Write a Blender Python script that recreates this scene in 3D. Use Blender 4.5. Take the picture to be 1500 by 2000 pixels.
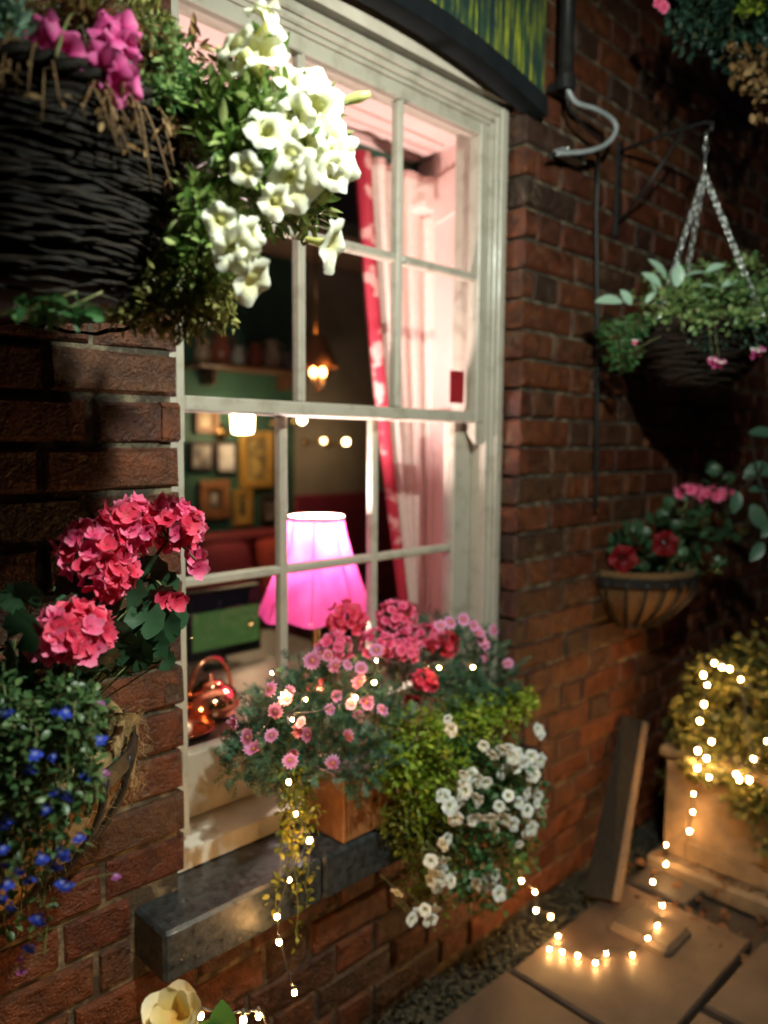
import bpy, math, random
import numpy as np
from mathutils import Vector, Matrix, Euler

random.seed(7)
rng = np.random.default_rng(7)
scene = bpy.context.scene
for o in list(bpy.data.objects):
    bpy.data.objects.remove(o)
COL = scene.collection
R = math.radians

# ------------------------------------------------------------------ camera
CAM = np.array([0.0, -1.166, 1.40])
YAW, PITCH, ROLL, FPX = R(45.4), R(5.0), R(0.45), 1500.0
Fw = np.array([math.cos(PITCH) * math.cos(YAW), math.cos(PITCH) * math.sin(YAW), -math.sin(PITCH)])
R0 = np.array([math.sin(YAW), -math.cos(YAW), 0.0])
U0 = np.cross(R0, Fw)
Rt = R0 * math.cos(ROLL) + U0 * math.sin(ROLL)
Up = -R0 * math.sin(ROLL) + U0 * math.cos(ROLL)
cam_data = bpy.data.cameras.new('camera')
cam = bpy.data.objects.new('camera', cam_data)
COL.objects.link(cam)
cam_data.sensor_fit = 'HORIZONTAL'
cam_data.sensor_width = 36.0
cam_data.lens = 36.0 * FPX / 1500.0
cam_data.clip_start = 0.02
cam_data.clip_end = 500.0
M = Matrix(((Rt[0], Up[0], -Fw[0], CAM[0]), (Rt[1], Up[1], -Fw[1], CAM[1]), (Rt[2], Up[2], -Fw[2], CAM[2]), (0, 0, 0, 1)))
cam.matrix_world = M
cam_data.dof.use_dof = True
cam_data.dof.focus_distance = 1.05
cam_data.dof.aperture_fstop = 2.8
cam_data.dof.aperture_blades = 0
scene.camera = cam

# ------------------------------------------------------------------ world, moon-weak sun, exposure
world = bpy.data.worlds.new('World')
scene.world = world
world.use_nodes = True
wn = world.node_tree
sky = wn.nodes.new('ShaderNodeTexSky')
sky.sky_type = 'NISHITA'
sky.sun_disc = False
sky.sun_elevation = R(50)
sky.sun_rotation = R(150)
bg = wn.nodes['Background']
wn.links.new(sky.outputs[0], bg.inputs[0])
bg.inputs[1].default_value = 0.0007
sun_d = bpy.data.lights.new('sun', 'SUN')
sun_d.energy = 0.012
sun_d.angle = R(8)
sun_d.color = (1.0, 0.95, 0.88)
sun = bpy.data.objects.new('sun', sun_d)
COL.objects.link(sun)
sun.rotation_euler = Vector((-0.35, 0.6, -0.9)).to_track_quat('-Z', 'Y').to_euler()
scene.view_settings.view_transform = 'Standard'
scene.view_settings.look = 'None'
scene.view_settings.exposure = 0.0
scene.view_settings.gamma = 1.0
scene.view_settings.use_curve_mapping = False
scene.render.engine = 'CYCLES'
cy = scene.cycles
cy.use_denoising = True
cy.denoiser = 'OPENIMAGEDENOISE'
cy.denoising_input_passes = 'RGB_ALBEDO_NORMAL'
cy.max_bounces = 7
cy.diffuse_bounces = 4
cy.glossy_bounces = 3
cy.transmission_bounces = 4
cy.transparent_max_bounces = 16
cy.sample_clamp_indirect = 3.0
cy.sample_clamp_direct = 0.0
cy.use_light_tree = True
cy.use_adaptive_sampling = True
cy.adaptive_threshold = 0.025

# ------------------------------------------------------------------ helpers
GZ = 0.13                                           # level of the paving

def ray(px, py):
    d = Fw + Rt * ((px - 750) / FPX) + Up * ((1000 - py) / FPX)
    return d

def at(px, py, Y):                                  # point of the plane y = Y
    d = ray(px, py)
    return CAM + d * ((Y - CAM[1]) / d[1])

def atX(px, py, X):
    d = ray(px, py)
    return CAM + d * ((X - CAM[0]) / d[0])

def atZ(px, py, Z):
    d = ray(px, py)
    return CAM + d * ((Z - CAM[2]) / d[2])

def D(px, py, depth):
    return CAM + ray(px, py) * depth

def project(p):
    v = np.asarray(p, float) - CAM
    z = v @ Fw
    return 750 + FPX * (v @ Rt) / z, 1000 - FPX * (v @ Up) / z, z

def unit(v):
    v = np.asarray(v, float)
    return v / (np.linalg.norm(v) + 1e-9)

ORG = {}

def origin(o):
    return np.array(ORG.get(o.name, (0, 0, 0)), float)

def props(o, label=None, cat=None, group=None, kind=None):
    if label: o['label'] = label
    if cat: o['category'] = cat
    if group: o['group'] = group
    if kind: o['kind'] = kind
    return o

def thing(name, loc, label, cat, group=None, kind=None):
    o = bpy.data.objects.new(name, None)
    o.empty_display_size = 0.05
    COL.objects.link(o)
    o.location = tuple(float(c) for c in loc)
    ORG[o.name] = tuple(loc)
    return props(o, label, cat, group, kind)

def link(name, me, parent=None, loc=(0, 0, 0), rot=None, scale=None):
    """loc is a world position; every parent is unrotated."""
    o = bpy.data.objects.new(name, me)
    COL.objects.link(o)
    loc = np.array(loc, float)
    ORG[o.name] = tuple(loc)
    if parent is not None:
        o.parent = parent
        loc = loc - origin(parent)
    o.location = tuple(float(c) for c in loc)
    if rot is not None:
        o.rotation_mode = 'QUATERNION'
        o.rotation_quaternion = rot
    if scale is not None:
        o.scale = scale
    return o

def new_mesh(name, verts, faces, mat, smooth=False, tint=None):
    me = bpy.data.meshes.new(name)
    v = np.asarray(verts, float)
    me.from_pydata(v.tolist(), [], faces if isinstance(faces, list) else faces.tolist())
    if mat: me.materials.append(mat)
    if smooth:
        me.polygons.foreach_set('use_smooth', [True] * len(me.polygons))
    if tint is not None:
        a = me.attributes.new('tint', 'FLOAT', 'POINT')
        a.data.foreach_set('value', np.asarray(tint, float))
    me.update()
    return me

class MB:
    def __init__(s):
        s.v, s.f = [], []

    def add(s, verts, faces):
        b = len(s.v)
        s.v += [tuple(map(float, p)) for p in verts]
        s.f += [[i + b for i in f] for f in faces]
        return s

    def box(s, lo, hi, bev=0.0):
        x0, y0, z0 = lo; x1, y1, z1 = hi
        if bev <= 0:
            s.add([(x0, y0, z0), (x1, y0, z0), (x1, y1, z0), (x0, y1, z0), (x0, y0, z1), (x1, y0, z1), (x1, y1, z1), (x0, y1, z1)],
                  [(0, 3, 2, 1), (4, 5, 6, 7), (0, 1, 5, 4), (1, 2, 6, 5), (2, 3, 7, 6), (3, 0, 4, 7)])
        else:
            c = np.array([(x0 + x1) / 2, (y0 + y1) / 2, (z0 + z1) / 2]); h = np.array([x1 - x0, y1 - y0, z1 - z0]) / 2
            b = min(bev, h.min() * 0.9)
            vs, idx = [], {}
            for sx in (-1, 1):
                for sy in (-1, 1):
                    for sz in (-1, 1):
                        for ax in range(3):
                            q = np.array([sx, sy, sz]) * (h - b); q[ax] = (sx, sy, sz)[ax] * h[ax]
                            idx[(sx, sy, sz, ax)] = len(vs); vs.append(c + q)
            fs = []
            for ax in range(3):
                for sg in (-1, 1):
                    u, w = [a for a in range(3) if a != ax]
                    loop = []
                    for (a, b2) in ((-1, -1), (1, -1), (1, 1), (-1, 1)):
                        k = [0, 0, 0]; k[ax] = sg; k[u] = a; k[w] = b2
                        loop.append(idx[(k[0], k[1], k[2], ax)])
                    if (sg > 0) == (ax == 1): loop = loop[::-1]
                    fs.append(loop)
            for ax in range(3):
                u, w = [a for a in range(3) if a != ax]
                for a in (-1, 1):
                    for b2 in (-1, 1):
                        k0 = [0, 0, 0]; k1 = [0, 0, 0]
                        k0[ax] = -1; k1[ax] = 1
                        for k in (k0, k1): k[u] = a; k[w] = b2
                        q = [idx[(*k0, u)], idx[(*k1, u)], idx[(*k1, w)], idx[(*k0, w)]]
                        fs.append(q)
            for sx in (-1, 1):
                for sy in (-1, 1):
                    for sz in (-1, 1):
                        fs.append([idx[(sx, sy, sz, a)] for a in range(3)])
            s.add(vs, fs)
        return s

    def tube(s, pts, r, seg=8, cap=True):
        pts = [np.array(p, float) for p in pts]
        n = len(pts)
        rs = r if hasattr(r, '__len__') else [r] * n
        ref = np.array([0.0, 0.0, 1.0])
        t0 = unit(pts[1] - pts[0])
        if abs(t0 @ ref) > 0.9: ref = np.array([1.0, 0, 0])
        a = unit(np.cross(t0, ref))
        vs = []
        for i in range(n):
            t = unit(pts[min(i + 1, n - 1)] - pts[max(i - 1, 0)])
            a = unit(a - t * (a @ t)); b = np.cross(t, a)
            for k in range(seg):
                w = 2 * math.pi * k / seg
                vs.append(pts[i] + (a * math.cos(w) + b * math.sin(w)) * rs[i])
        fs = [[i * seg + k, i * seg + (k + 1) % seg, (i + 1) * seg + (k + 1) % seg, (i + 1) * seg + k] for i in range(n - 1) for k in range(seg)]
        if cap: fs += [list(range(seg))[::-1], [(n - 1) * seg + k for k in range(seg)]]
        return s.add(vs, fs)

    def lathe(s, prof, c, seg=32, a0=0.0, a1=2 * math.pi, axis=None):
        full = abs(a1 - a0 - 2 * math.pi) < 1e-6
        m = seg if full else seg + 1
        vs = []
        for (r, z) in prof:
            for k in range(m):
                w = a0 + (a1 - a0) * k / seg
                vs.append((c[0] + r * math.cos(w), c[1] + r * math.sin(w), c[2] + z))
        fs = []
        for i in range(len(prof) - 1):
            for k in range(seg):
                k2 = (k + 1) % m
                fs.append([i * m + k, i * m + k2, (i + 1) * m + k2, (i + 1) * m + k])
        return s.add(vs, fs)

    def prism(s, poly, z0, z1):
        n = len(poly)
        vs = [(x, y, z0) for x, y in poly] + [(x, y, z1) for x, y in poly]
        return s.add(vs, [list(range(n))[::-1], [n + i for i in range(n)]] + [[i, (i + 1) % n, n + (i + 1) % n, n + i] for i in range(n)])

    def ball(s, c, r, seg=10, rings=6, sz=1.0):
        prof = [(r * math.sin(math.pi * i / rings) + 1e-5, -r * sz * math.cos(math.pi * i / rings)) for i in range(rings + 1)]
        return s.lathe(prof, c, seg)

    def build(s, name, mat, parent=None, smooth=False, **k):
        me = new_mesh(name, s.v, s.f, mat, smooth)
        o = link(name, me, parent)
        return props(o, **k)

# ------------------------------------------------------------------ materials
MATS = {}

def nodes_of(m):
    m.use_nodes = True
    nt = m.node_tree
    return nt, nt.nodes, nt.links, nt.nodes['Principled BSDF']

def ramp(N, fac, L, stops):
    r = N.new('ShaderNodeValToRGB')
    el = r.color_ramp.elements
    while len(el) < len(stops): el.new(0.5)
    for e, (p, c) in zip(el, stops):
        e.position = p; e.color = (*c, 1)
    L.new(fac, r.inputs[0])
    return r.outputs[0]

def noise(N, L, scale, detail=4, rough=0.55, vec=None, stretch=None):
    tc = N.new('ShaderNodeTexCoord')
    mp = N.new('ShaderNodeMapping')
    if stretch: mp.inputs['Scale'].default_value = stretch
    L.new(tc.outputs[vec or 'Object'], mp.inputs[0])
    n = N.new('ShaderNodeTexNoise')
    n.inputs['Scale'].default_value = scale; n.inputs['Detail'].default_value = detail; n.inputs['Roughness'].default_value = rough
    L.new(mp.outputs[0], n.inputs['Vector'])
    return n.outputs['Fac']

def bump(N, L, P, h, strength=0.4, dist=0.003):
    b = N.new('ShaderNodeBump')
    b.inputs['Strength'].default_value = strength; b.inputs['Distance'].default_value = dist
    L.new(h, b.inputs['Height']); L.new(b.outputs[0], P.inputs['Normal'])

def mat(name, c0, c1=None, rough=0.6, scale=30, bmp=0.0, dist=0.002, metal=0.0, spec=0.5, vec=None, stretch=None, rough_var=0.0, detail=4, lo=0.35, hi=0.65):
    m = bpy.data.materials.new(name)
    nt, N, L, P = nodes_of(m)
    f = noise(N, L, scale, detail, 0.6, vec, stretch)
    L.new(ramp(N, f, L, [(lo, c0), (hi, c1 or tuple(x * 0.8 for x in c0))]), P.inputs['Base Color'])
    P.inputs['Roughness'].default_value = rough
    P.inputs['Metallic'].default_value = metal
    P.inputs['Specular IOR Level'].default_value = spec
    if rough_var:
        mr = N.new('ShaderNodeMapRange')
        f2 = noise(N, L, scale * 0.37, 5, 0.6, vec, stretch)
        L.new(f2, mr.inputs[0]); mr.inputs[1].default_value = 0.3; mr.inputs[2].default_value = 0.7
        mr.inputs[3].default_value = max(0.03, rough - rough_var); mr.inputs[4].default_value = min(1, rough + rough_var)
        L.new(mr.outputs[0], P.inputs['Roughness'])
    if bmp:
        bump(N, L, P, noise(N, L, scale * 1.7, 6, 0.65, vec, stretch), bmp, dist)
    MATS[name] = m
    return m

def leaf_mat(name, stops, rough=0.4, transl=0.25, spec=0.5):
    """colour runs over the per-leaf 'tint' attribute; a share of the light passes through the blade"""
    m = bpy.data.materials.new(name)
    nt, N, L, P = nodes_of(m)
    a = N.new('ShaderNodeAttribute'); a.attribute_name = 'tint'
    col = ramp(N, a.outputs['Fac'], L, stops)
    L.new(col, P.inputs['Base Color'])
    P.inputs['Roughness'].default_value = rough
    P.inputs['Specular IOR Level'].default_value = spec
    tr = N.new('ShaderNodeBsdfTranslucent'); L.new(col, tr.inputs[0])
    mx = N.new('ShaderNodeMixShader'); mx.inputs[0].default_value = transl
    L.new(P.outputs[0], mx.inputs[1]); L.new(tr.outputs[0], mx.inputs[2])
    L.new(mx.outputs[0], N['Material Output'].inputs[0])
    MATS[name] = m
    return m

def glow(name, color, strength):
    m = bpy.data.materials.new(name)
    nt, N, L, P = nodes_of(m)
    P.inputs['Base Color'].default_value = (*color, 1)
    P.inputs['Emission Color'].default_value = (*color, 1)
    P.inputs['Emission Strength'].default_value = strength
    MATS[name] = m
    return m

# bricks: the fired colour differs from brick to brick
def brick_material():
    m = bpy.data.materials.new('brick')
    nt, N, L, P = nodes_of(m)
    oi = N.new('ShaderNodeObjectInfo')
    at_ = N.new('ShaderNodeAttribute'); at_.attribute_name = 'tint'
    add = N.new('ShaderNodeMath'); add.operation = 'ADD'
    L.new(oi.outputs['Random'], add.inputs[0]); L.new(at_.outputs['Fac'], add.inputs[1])
    fr = N.new('ShaderNodeMath'); fr.operation = 'FRACT'; L.new(add.outputs[0], fr.inputs[0])
    base = ramp(N, fr.outputs[0], L, [(0.0, (0.0642, 0.0137, 0.0049)), (0.25, (0.0944, 0.0221, 0.0066)), (0.5, (0.1245, 0.0338, 0.0094)), (0.72, (0.0680, 0.0260, 0.0110)), (0.86, (0.0363, 0.0156, 0.0088)), (1.0, (0.0982, 0.0208, 0.0066))])
    geo = N.new('ShaderNodeNewGeometry')
    n1 = N.new('ShaderNodeTexNoise'); n1.inputs['Scale'].default_value = 26; n1.inputs['Detail'].default_value = 7; n1.inputs['Roughness'].default_value = 0.65
    L.new(geo.outputs['Position'], n1.inputs['Vector'])
    n2 = N.new('ShaderNodeTexNoise'); n2.inputs['Scale'].default_value = 190; n2.inputs['Detail'].default_value = 4
    L.new(geo.outputs['Position'], n2.inputs['Vector'])
    mx = N.new('ShaderNodeMix'); mx.data_type = 'RGBA'; mx.blend_type = 'MULTIPLY'; mx.inputs[0].default_value = 0.85
    L.new(base, mx.inputs[6])
    L.new(ramp(N, n1.outputs[0], L, [(0.32, (0.22, 0.18, 0.18)), (0.50, (0.85, 0.82, 0.8)), (0.68, (1.6, 1.5, 1.4))]), mx.inputs[7])
    lime = N.new('ShaderNodeMix'); lime.data_type = 'RGBA'
    L.new(mx.outputs[2], lime.inputs[6]); lime.inputs[7].default_value = (0.21, 0.15, 0.085, 1)
    n3 = N.new('ShaderNodeTexNoise'); n3.inputs['Scale'].default_value = 14; n3.inputs['Detail'].default_value = 9; n3.inputs['Roughness'].default_value = 0.75
    L.new(geo.outputs['Position'], n3.inputs['Vector'])
    mr = N.new('ShaderNodeMapRange'); mr.inputs[1].default_value = 0.56; mr.inputs[2].default_value = 0.70; mr.inputs[4].default_value = 0.6
    L.new(n3.outputs[0], mr.inputs[0]); L.new(mr.outputs[0], lime.inputs[0])
    L.new(lime.outputs[2], P.inputs['Base Color'])
    P.inputs['Roughness'].default_value = 0.42
    ad = N.new('ShaderNodeMath'); ad.operation = 'MULTIPLY_ADD'; ad.inputs[1].default_value = 0.35
    L.new(n2.outputs[0], ad.inputs[0]); L.new(n1.outputs[0], ad.inputs[2])
    bump(N, L, P, ad.outputs[0], 1.0, 0.014)
    return m

M_BRICK = brick_material()
M_MORTAR = mat('mortar', (0.045, 0.033, 0.022), (0.22, 0.17, 0.105), 0.9, 30, 1.0, 0.008, vec='Object', detail=7, lo=0.47, hi=0.66)
M_PAINT = mat('cream_paint', (0.42, 0.38, 0.315), (0.26, 0.225, 0.165), 0.42, 22, 0.5, 0.0025, rough_var=0.15, detail=9, lo=0.50, hi=0.78)
M_PLASTER = mat('plaster', (0.62, 0.55, 0.46), (0.50, 0.43, 0.36), 0.8, 12, 0.5, 0.003)
M_SLATE = mat('wet_painted_stone', (0.013, 0.016, 0.019), (0.042, 0.050, 0.055), 0.11, 55, 0.8, 0.0025, rough_var=0.07, detail=8)
M_PINKPAINT = mat('interior_paint', (0.90, 0.69, 0.65), (0.86, 0.63, 0.59), 0.45, 7, 0.1, 0.001)
M_BLACK = mat('black_iron', (0.008, 0.008, 0.009), (0.018, 0.017, 0.016), 0.42, 60, 0.3, 0.001, spec=0.35)
M_GREYPVC = mat('grey_cable', (0.30, 0.32, 0.33), (0.24, 0.26, 0.27), 0.3, 30)
M_CHAIN = mat('zinc_chain', (0.72, 0.73, 0.72), (0.5, 0.52, 0.52), 0.28, 90, metal=0.9)
M_WICKER = mat('dark_wicker', (0.003, 0.002, 0.0015), (0.016, 0.010, 0.005), 0.55, 70, 0.7, 0.003, spec=0.18, stretch=(1, 1, 4), rough_var=0.15)
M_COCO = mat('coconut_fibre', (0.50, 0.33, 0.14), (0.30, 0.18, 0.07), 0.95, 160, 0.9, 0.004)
M_COCODARK = mat('dark_fibre', (0.20, 0.10, 0.035), (0.10, 0.05, 0.018), 0.95, 160, 0.9, 0.004)  # darker fibre colour for the right-hand wall planter
M_PLANTER = mat('terracotta_box', (0.34, 0.15, 0.055), (0.24, 0.095, 0.035), 0.6, 55, 0.5, 0.002)
M_SOIL = mat('soil', (0.03, 0.02, 0.014), (0.012, 0.009, 0.007), 0.95, 90, 0.9, 0.006)
M_SLAB = mat('sandstone', (0.105, 0.068, 0.050), (0.060, 0.042, 0.033), 0.6, 8, 0.6, 0.003, rough_var=0.2, detail=8)
M_SLAB2 = mat('shaded_sett', (0.075, 0.062, 0.055), (0.045, 0.04, 0.038), 0.55, 12, 0.7, 0.004, rough_var=0.2, detail=8)
M_STONE = mat('buff_stone', (0.22, 0.16, 0.10), (0.13, 0.095, 0.06), 0.75, 14, 0.6, 0.003, detail=8)
M_PLANTERSTONE = mat('cast_stone', (0.25, 0.165, 0.09), (0.15, 0.10, 0.055), 0.8, 18, 0.5, 0.003, detail=8)
M_GROUND = mat('earth', (0.045, 0.035, 0.026), (0.025, 0.02, 0.016), 0.95, 20, 0.9, 0.01)
M_DARKWOOD = mat('dark_timber', (0.010, 0.009, 0.008), (0.020, 0.017, 0.014), 0.7, 18, 0.4, 0.002, stretch=(6, 6, 0.5), spec=0.15)
M_RAWWOOD = mat('sawn_timber', (0.20, 0.125, 0.07), (0.13, 0.08, 0.045), 0.7, 18, 0.4, 0.002, stretch=(6, 6, 0.5))
M_WIRE = mat('clear_wire', (0.05, 0.05, 0.045), (0.09, 0.085, 0.08), 0.35, 40)
M_BULB = glow('warm_led', (1.0, 0.52, 0.17), 310.0)
M_MOSSY = mat('mossy_pebble', (0.05, 0.046, 0.028), (0.022, 0.026, 0.014), 0.8, 30, 0.5, 0.003)
M_SLABBUFF = mat('buff_slab', (0.13, 0.09, 0.058), (0.07, 0.05, 0.035), 0.7, 16, 0.7, 0.004, detail=8)
M_STEM = mat('stem', (0.10, 0.16, 0.04), (0.16, 0.12, 0.05), 0.6, 30)
M_DEAD = leaf_mat('withered', [(0, (0.10, 0.055, 0.022)), (0.5, (0.22, 0.12, 0.045)), (1, (0.34, 0.22, 0.10))], 0.7, 0.25, 0.2)
M_LEAF = leaf_mat('petunia_leaf', [(0, (0.05, 0.11, 0.02)), (0.5, (0.17, 0.26, 0.06)), (1, (0.40, 0.45, 0.18))], 0.28, 0.3)
M_OLIVE = leaf_mat('olive_leaf', [(0, (0.09, 0.10, 0.02)), (0.5, (0.22, 0.22, 0.05)), (1, (0.38, 0.36, 0.12))], 0.5, 0.3)
M_GERLEAF = leaf_mat('geranium_leaf', [(0, (0.018, 0.05, 0.02)), (0.6, (0.035, 0.09, 0.04)), (1, (0.07, 0.15, 0.07))], 0.45, 0.2)
M_LOBLEAF = leaf_mat('lobelia_leaf', [(0, (0.025, 0.065, 0.022)), (0.5, (0.06, 0.13, 0.04)), (1, (0.13, 0.20, 0.07))], 0.4, 0.3)
M_DAISYLEAF = leaf_mat('marguerite_leaf', [(0, (0.020, 0.070, 0.045)), (0.5, (0.045, 0.13, 0.075)), (1, (0.10, 0.20, 0.12))], 0.5, 0.25)
M_GOLD = leaf_mat('golden_leaf', [(0, (0.09, 0.19, 0.014)), (0.5, (0.25, 0.38, 0.028)), (1, (0.48, 0.56, 0.07))], 0.5, 0.35)
M_JENNY = leaf_mat('jenny_leaf', [(0, (0.07, 0.10, 0.010)), (0.5, (0.17, 0.19, 0.018)), (1, (0.40, 0.33, 0.02))], 0.5, 0.35)
M_BACLEAF = leaf_mat('white_flower_leaf', [(0, (0.02, 0.085, 0.025)), (0.5, (0.05, 0.15, 0.045)), (1, (0.10, 0.22, 0.07))], 0.45, 0.25)
M_PALELEAF = leaf_mat('pale_leaf', [(0, (0.14, 0.28, 0.18)), (0.5, (0.28, 0.46, 0.33)), (1, (0.42, 0.58, 0.46))], 0.4, 0.25)
M_LIME = leaf_mat('lime_leaf', [(0, (0.06, 0.15, 0.05)), (0.5, (0.17, 0.29, 0.09)), (1, (0.33, 0.42, 0.16))], 0.4, 0.3)
M_DARKLEAF = leaf_mat('dark_leaf', [(0, (0.010, 0.030, 0.022)), (0.6, (0.022, 0.06, 0.04)), (1, (0.05, 0.11, 0.07))], 0.4, 0.2)
M_IVY = leaf_mat('ivy_leaf', [(0, (0.045, 0.06, 0.015)), (0.5, (0.11, 0.12, 0.03)), (1, (0.22, 0.20, 0.06))], 0.5, 0.3)
M_WHITEPET = leaf_mat('cream_petal', [(0, (0.50, 0.48, 0.10)), (0.45, (0.80, 0.78, 0.48)), (0.75, (0.88, 0.87, 0.72)), (1, (0.88, 0.88, 0.78))], 0.55, 0.35, 0.3)
M_SMALLWHITE = leaf_mat('white_petal', [(0, (0.55, 0.58, 0.25)), (0.4, (0.84, 0.86, 0.80)), (1, (0.90, 0.91, 0.90))], 0.5, 0.2, 0.4)
M_PINKPET = leaf_mat('magenta_petal', [(0, (0.35, 0.02, 0.14)), (0.5, (0.75, 0.07, 0.32)), (1, (0.82, 0.17, 0.44))], 0.55, 0.35, 0.3)
M_GERPET = leaf_mat('coral_petal', [(0, (0.55, 0.015, 0.05)), (0.5, (0.80, 0.05, 0.12)), (1, (0.86, 0.13, 0.22))], 0.55, 0.3, 0.3)
M_GERPINK = leaf_mat('pink_petal', [(0, (0.60, 0.03, 0.12)), (0.5, (0.84, 0.11, 0.27)), (1, (0.90, 0.26, 0.42))], 0.55, 0.3, 0.3)
M_REDPET = leaf_mat('crimson_petal', [(0, (0.06, 0.001, 0.003)), (0.5, (0.11, 0.0015, 0.005)), (1, (0.16, 0.003, 0.008))], 0.6, 0.2, 0.2)
M_DAISY = leaf_mat('daisy_petal', [(0, (0.45, 0.05, 0.20)), (0.35, (0.70, 0.22, 0.45)), (1, (0.80, 0.42, 0.66))], 0.55, 0.3, 0.3)
M_DAISYEYE = mat('daisy_eye', (0.45, 0.10, 0.06), (0.60, 0.32, 0.05), 0.8, 400)
M_BLUEPET = leaf_mat('lobelia_petal', [(0, (0.45, 0.5, 0.85)), (0.3, (0.05, 0.09, 0.70)), (1, (0.07, 0.13, 0.78))], 0.55, 0.3, 0.3)
M_MAUVEPET = leaf_mat('mauve_petal', [(0, (0.75, 0.55, 0.7)), (0.4, (0.50, 0.10, 0.45)), (1, (0.62, 0.2, 0.55))], 0.55, 0.3, 0.3)
M_LITTER = leaf_mat('leaf_litter', [(0, (0.05, 0.028, 0.016)), (0.5, (0.12, 0.055, 0.028)), (1, (0.22, 0.11, 0.05))], 0.8, 0.1, 0.2)

def glass_material():
    m = bpy.data.materials.new('window_glass')
    nt, N, L, P = nodes_of(m)
    N.remove(P)
    tr = N.new('ShaderNodeBsdfTransparent'); tr.inputs[0].default_value = (0.95, 0.96, 0.95, 1)
    gl = N.new('ShaderNodeBsdfGlossy'); gl.inputs['Roughness'].default_value = 0.02
    lw = N.new('ShaderNodeLayerWeight'); lw.inputs[0].default_value = 0.5
    pw = N.new('ShaderNodeMath'); pw.operation = 'POWER'; pw.inputs[1].default_value = 3.5
    L.new(lw.outputs['Facing'], pw.inputs[0])
    fr = N.new('ShaderNodeMath'); fr.operation = 'MULTIPLY_ADD'; fr.inputs[1].default_value = 0.5; fr.inputs[2].default_value = 0.05
    L.new(pw.outputs[0], fr.inputs[0])
    geo = N.new('ShaderNodeNewGeometry')
    n = N.new('ShaderNodeTexNoise'); n.inputs['Scale'].default_value = 5
    L.new(geo.outputs['Position'], n.inputs['Vector'])
    b = N.new('ShaderNodeBump'); b.inputs['Strength'].default_value = 0.08; b.inputs['Distance'].default_value = 0.004
    L.new(n.outputs[0], b.inputs['Height']); L.new(b.outputs[0], gl.inputs['Normal'])
    mx = N.new('ShaderNodeMixShader')
    L.new(fr.outputs[0], mx.inputs[0]); L.new(tr.outputs[0], mx.inputs[1]); L.new(gl.outputs[0], mx.inputs[2])
    L.new(mx.outputs[0], N['Material Output'].inputs[0])
    return m
M_GLASS = glass_material()
# ================================================================== LARGE STRUCTURE
# ---- ground and paving
g = MB(); g.add([(-60, -60, GZ - 0.035), (60, -60, GZ - 0.035), (60, 60, GZ - 0.035), (-60, 60, GZ - 0.035)], [(0, 1, 2, 3)])
g.build('ground', M_GROUND, kind='structure', label='dark earth under and around the paving')
path = thing('path', (1.6, -0.7, GZ - 0.03), 'worn sandstone paving along the wall with setts coloured dark for shade', None, kind='structure')
def slab(poly, m, h, name='slab'):
    c = np.mean(np.array(poly), 0)
    bm = MB()
    n = len(poly); e = 0.007
    inner = [tuple(c + (np.array(p) - c) * (1 - e / max(0.05, np.linalg.norm(np.array(p) - c)))) for p in poly]
    vs = [(x, y, GZ - 0.03) for x, y in poly] + [(x, y, GZ + h - 0.006) for x, y in poly] + [(x, y, GZ + h + random.uniform(-0.001, 0.002)) for x, y in inner]
    fs = [[i, (i + 1) % n, n + (i + 1) % n, n + i] for i in range(n)] + [[n + i, n + (i + 1) % n, 2 * n + (i + 1) % n, 2 * n + i] for i in range(n)] + [[2 * n + i for i in range(n)]]
    bm.add(vs, fs)
    return bm.build(name, m, path)
def jq(x0, x1, y0, y1, j=0.008):
    q = lambda v: v + random.uniform(-j, j)
    return [(q(x0), q(y0)), (q(x1), q(y0)), (q(x1), q(y1)), (q(x0), q(y1))]
xrow = [0.35, 0.98, 1.46, 2.02]
for k, (ya, yb) in enumerate(((-0.50, -0.125), (-1.02, -0.515), (-1.6, -1.035))):
    xs = [x + (0.21 * k if 0 < i < 3 else 0) * (1 if i < 3 else 0) for i, x in enumerate(xrow)]
    for i in range(3):
        slab(jq(xs[i] + 0.008, xs[i + 1] - 0.008, ya, yb), M_SLAB, random.uniform(0, 0.006))
for i in range(7):                                  # small setts beyond the slabs, coloured darker for the shade there
    for k in range(8):
        x0, y0 = 2.04 + i * 0.27 + (0.13 if k % 2 else 0), -0.13 - k * 0.2
        if k < 2 and x0 > 2.2: continue
        slab(jq(x0, x0 + 0.255, y0 - 0.185, y0, 0.01), M_SLAB2, random.uniform(-0.006, 0.004), 'sett')
# a strip of pebbles between wall and slabs
pv, pf = [], []
base = MB(); base.ball((0, 0, 0), 1.0, 6, 4)
bv = np.array(base.v); nb = len(bv)
for i in range(1500):
    x = random.uniform(0.4, 2.35); y = random.uniform(-0.118, -0.005)
    r = random.uniform(0.004, 0.009)
    q = bv * r * np.array([random.uniform(0.8, 1.4), random.uniform(0.8, 1.3), 0.6]) + np.array([x, y, GZ - 0.024 + random.uniform(0, 0.012)])
    pf += [[k + len(pv) for k in f] for f in base.f]; pv += q.tolist()
o = link('gravel', new_mesh('gravel', pv, pf, M_MOSSY, True)); props(o, 'strip of small pebbles at the foot of the brick wall', 'gravel', kind='stuff')

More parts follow.
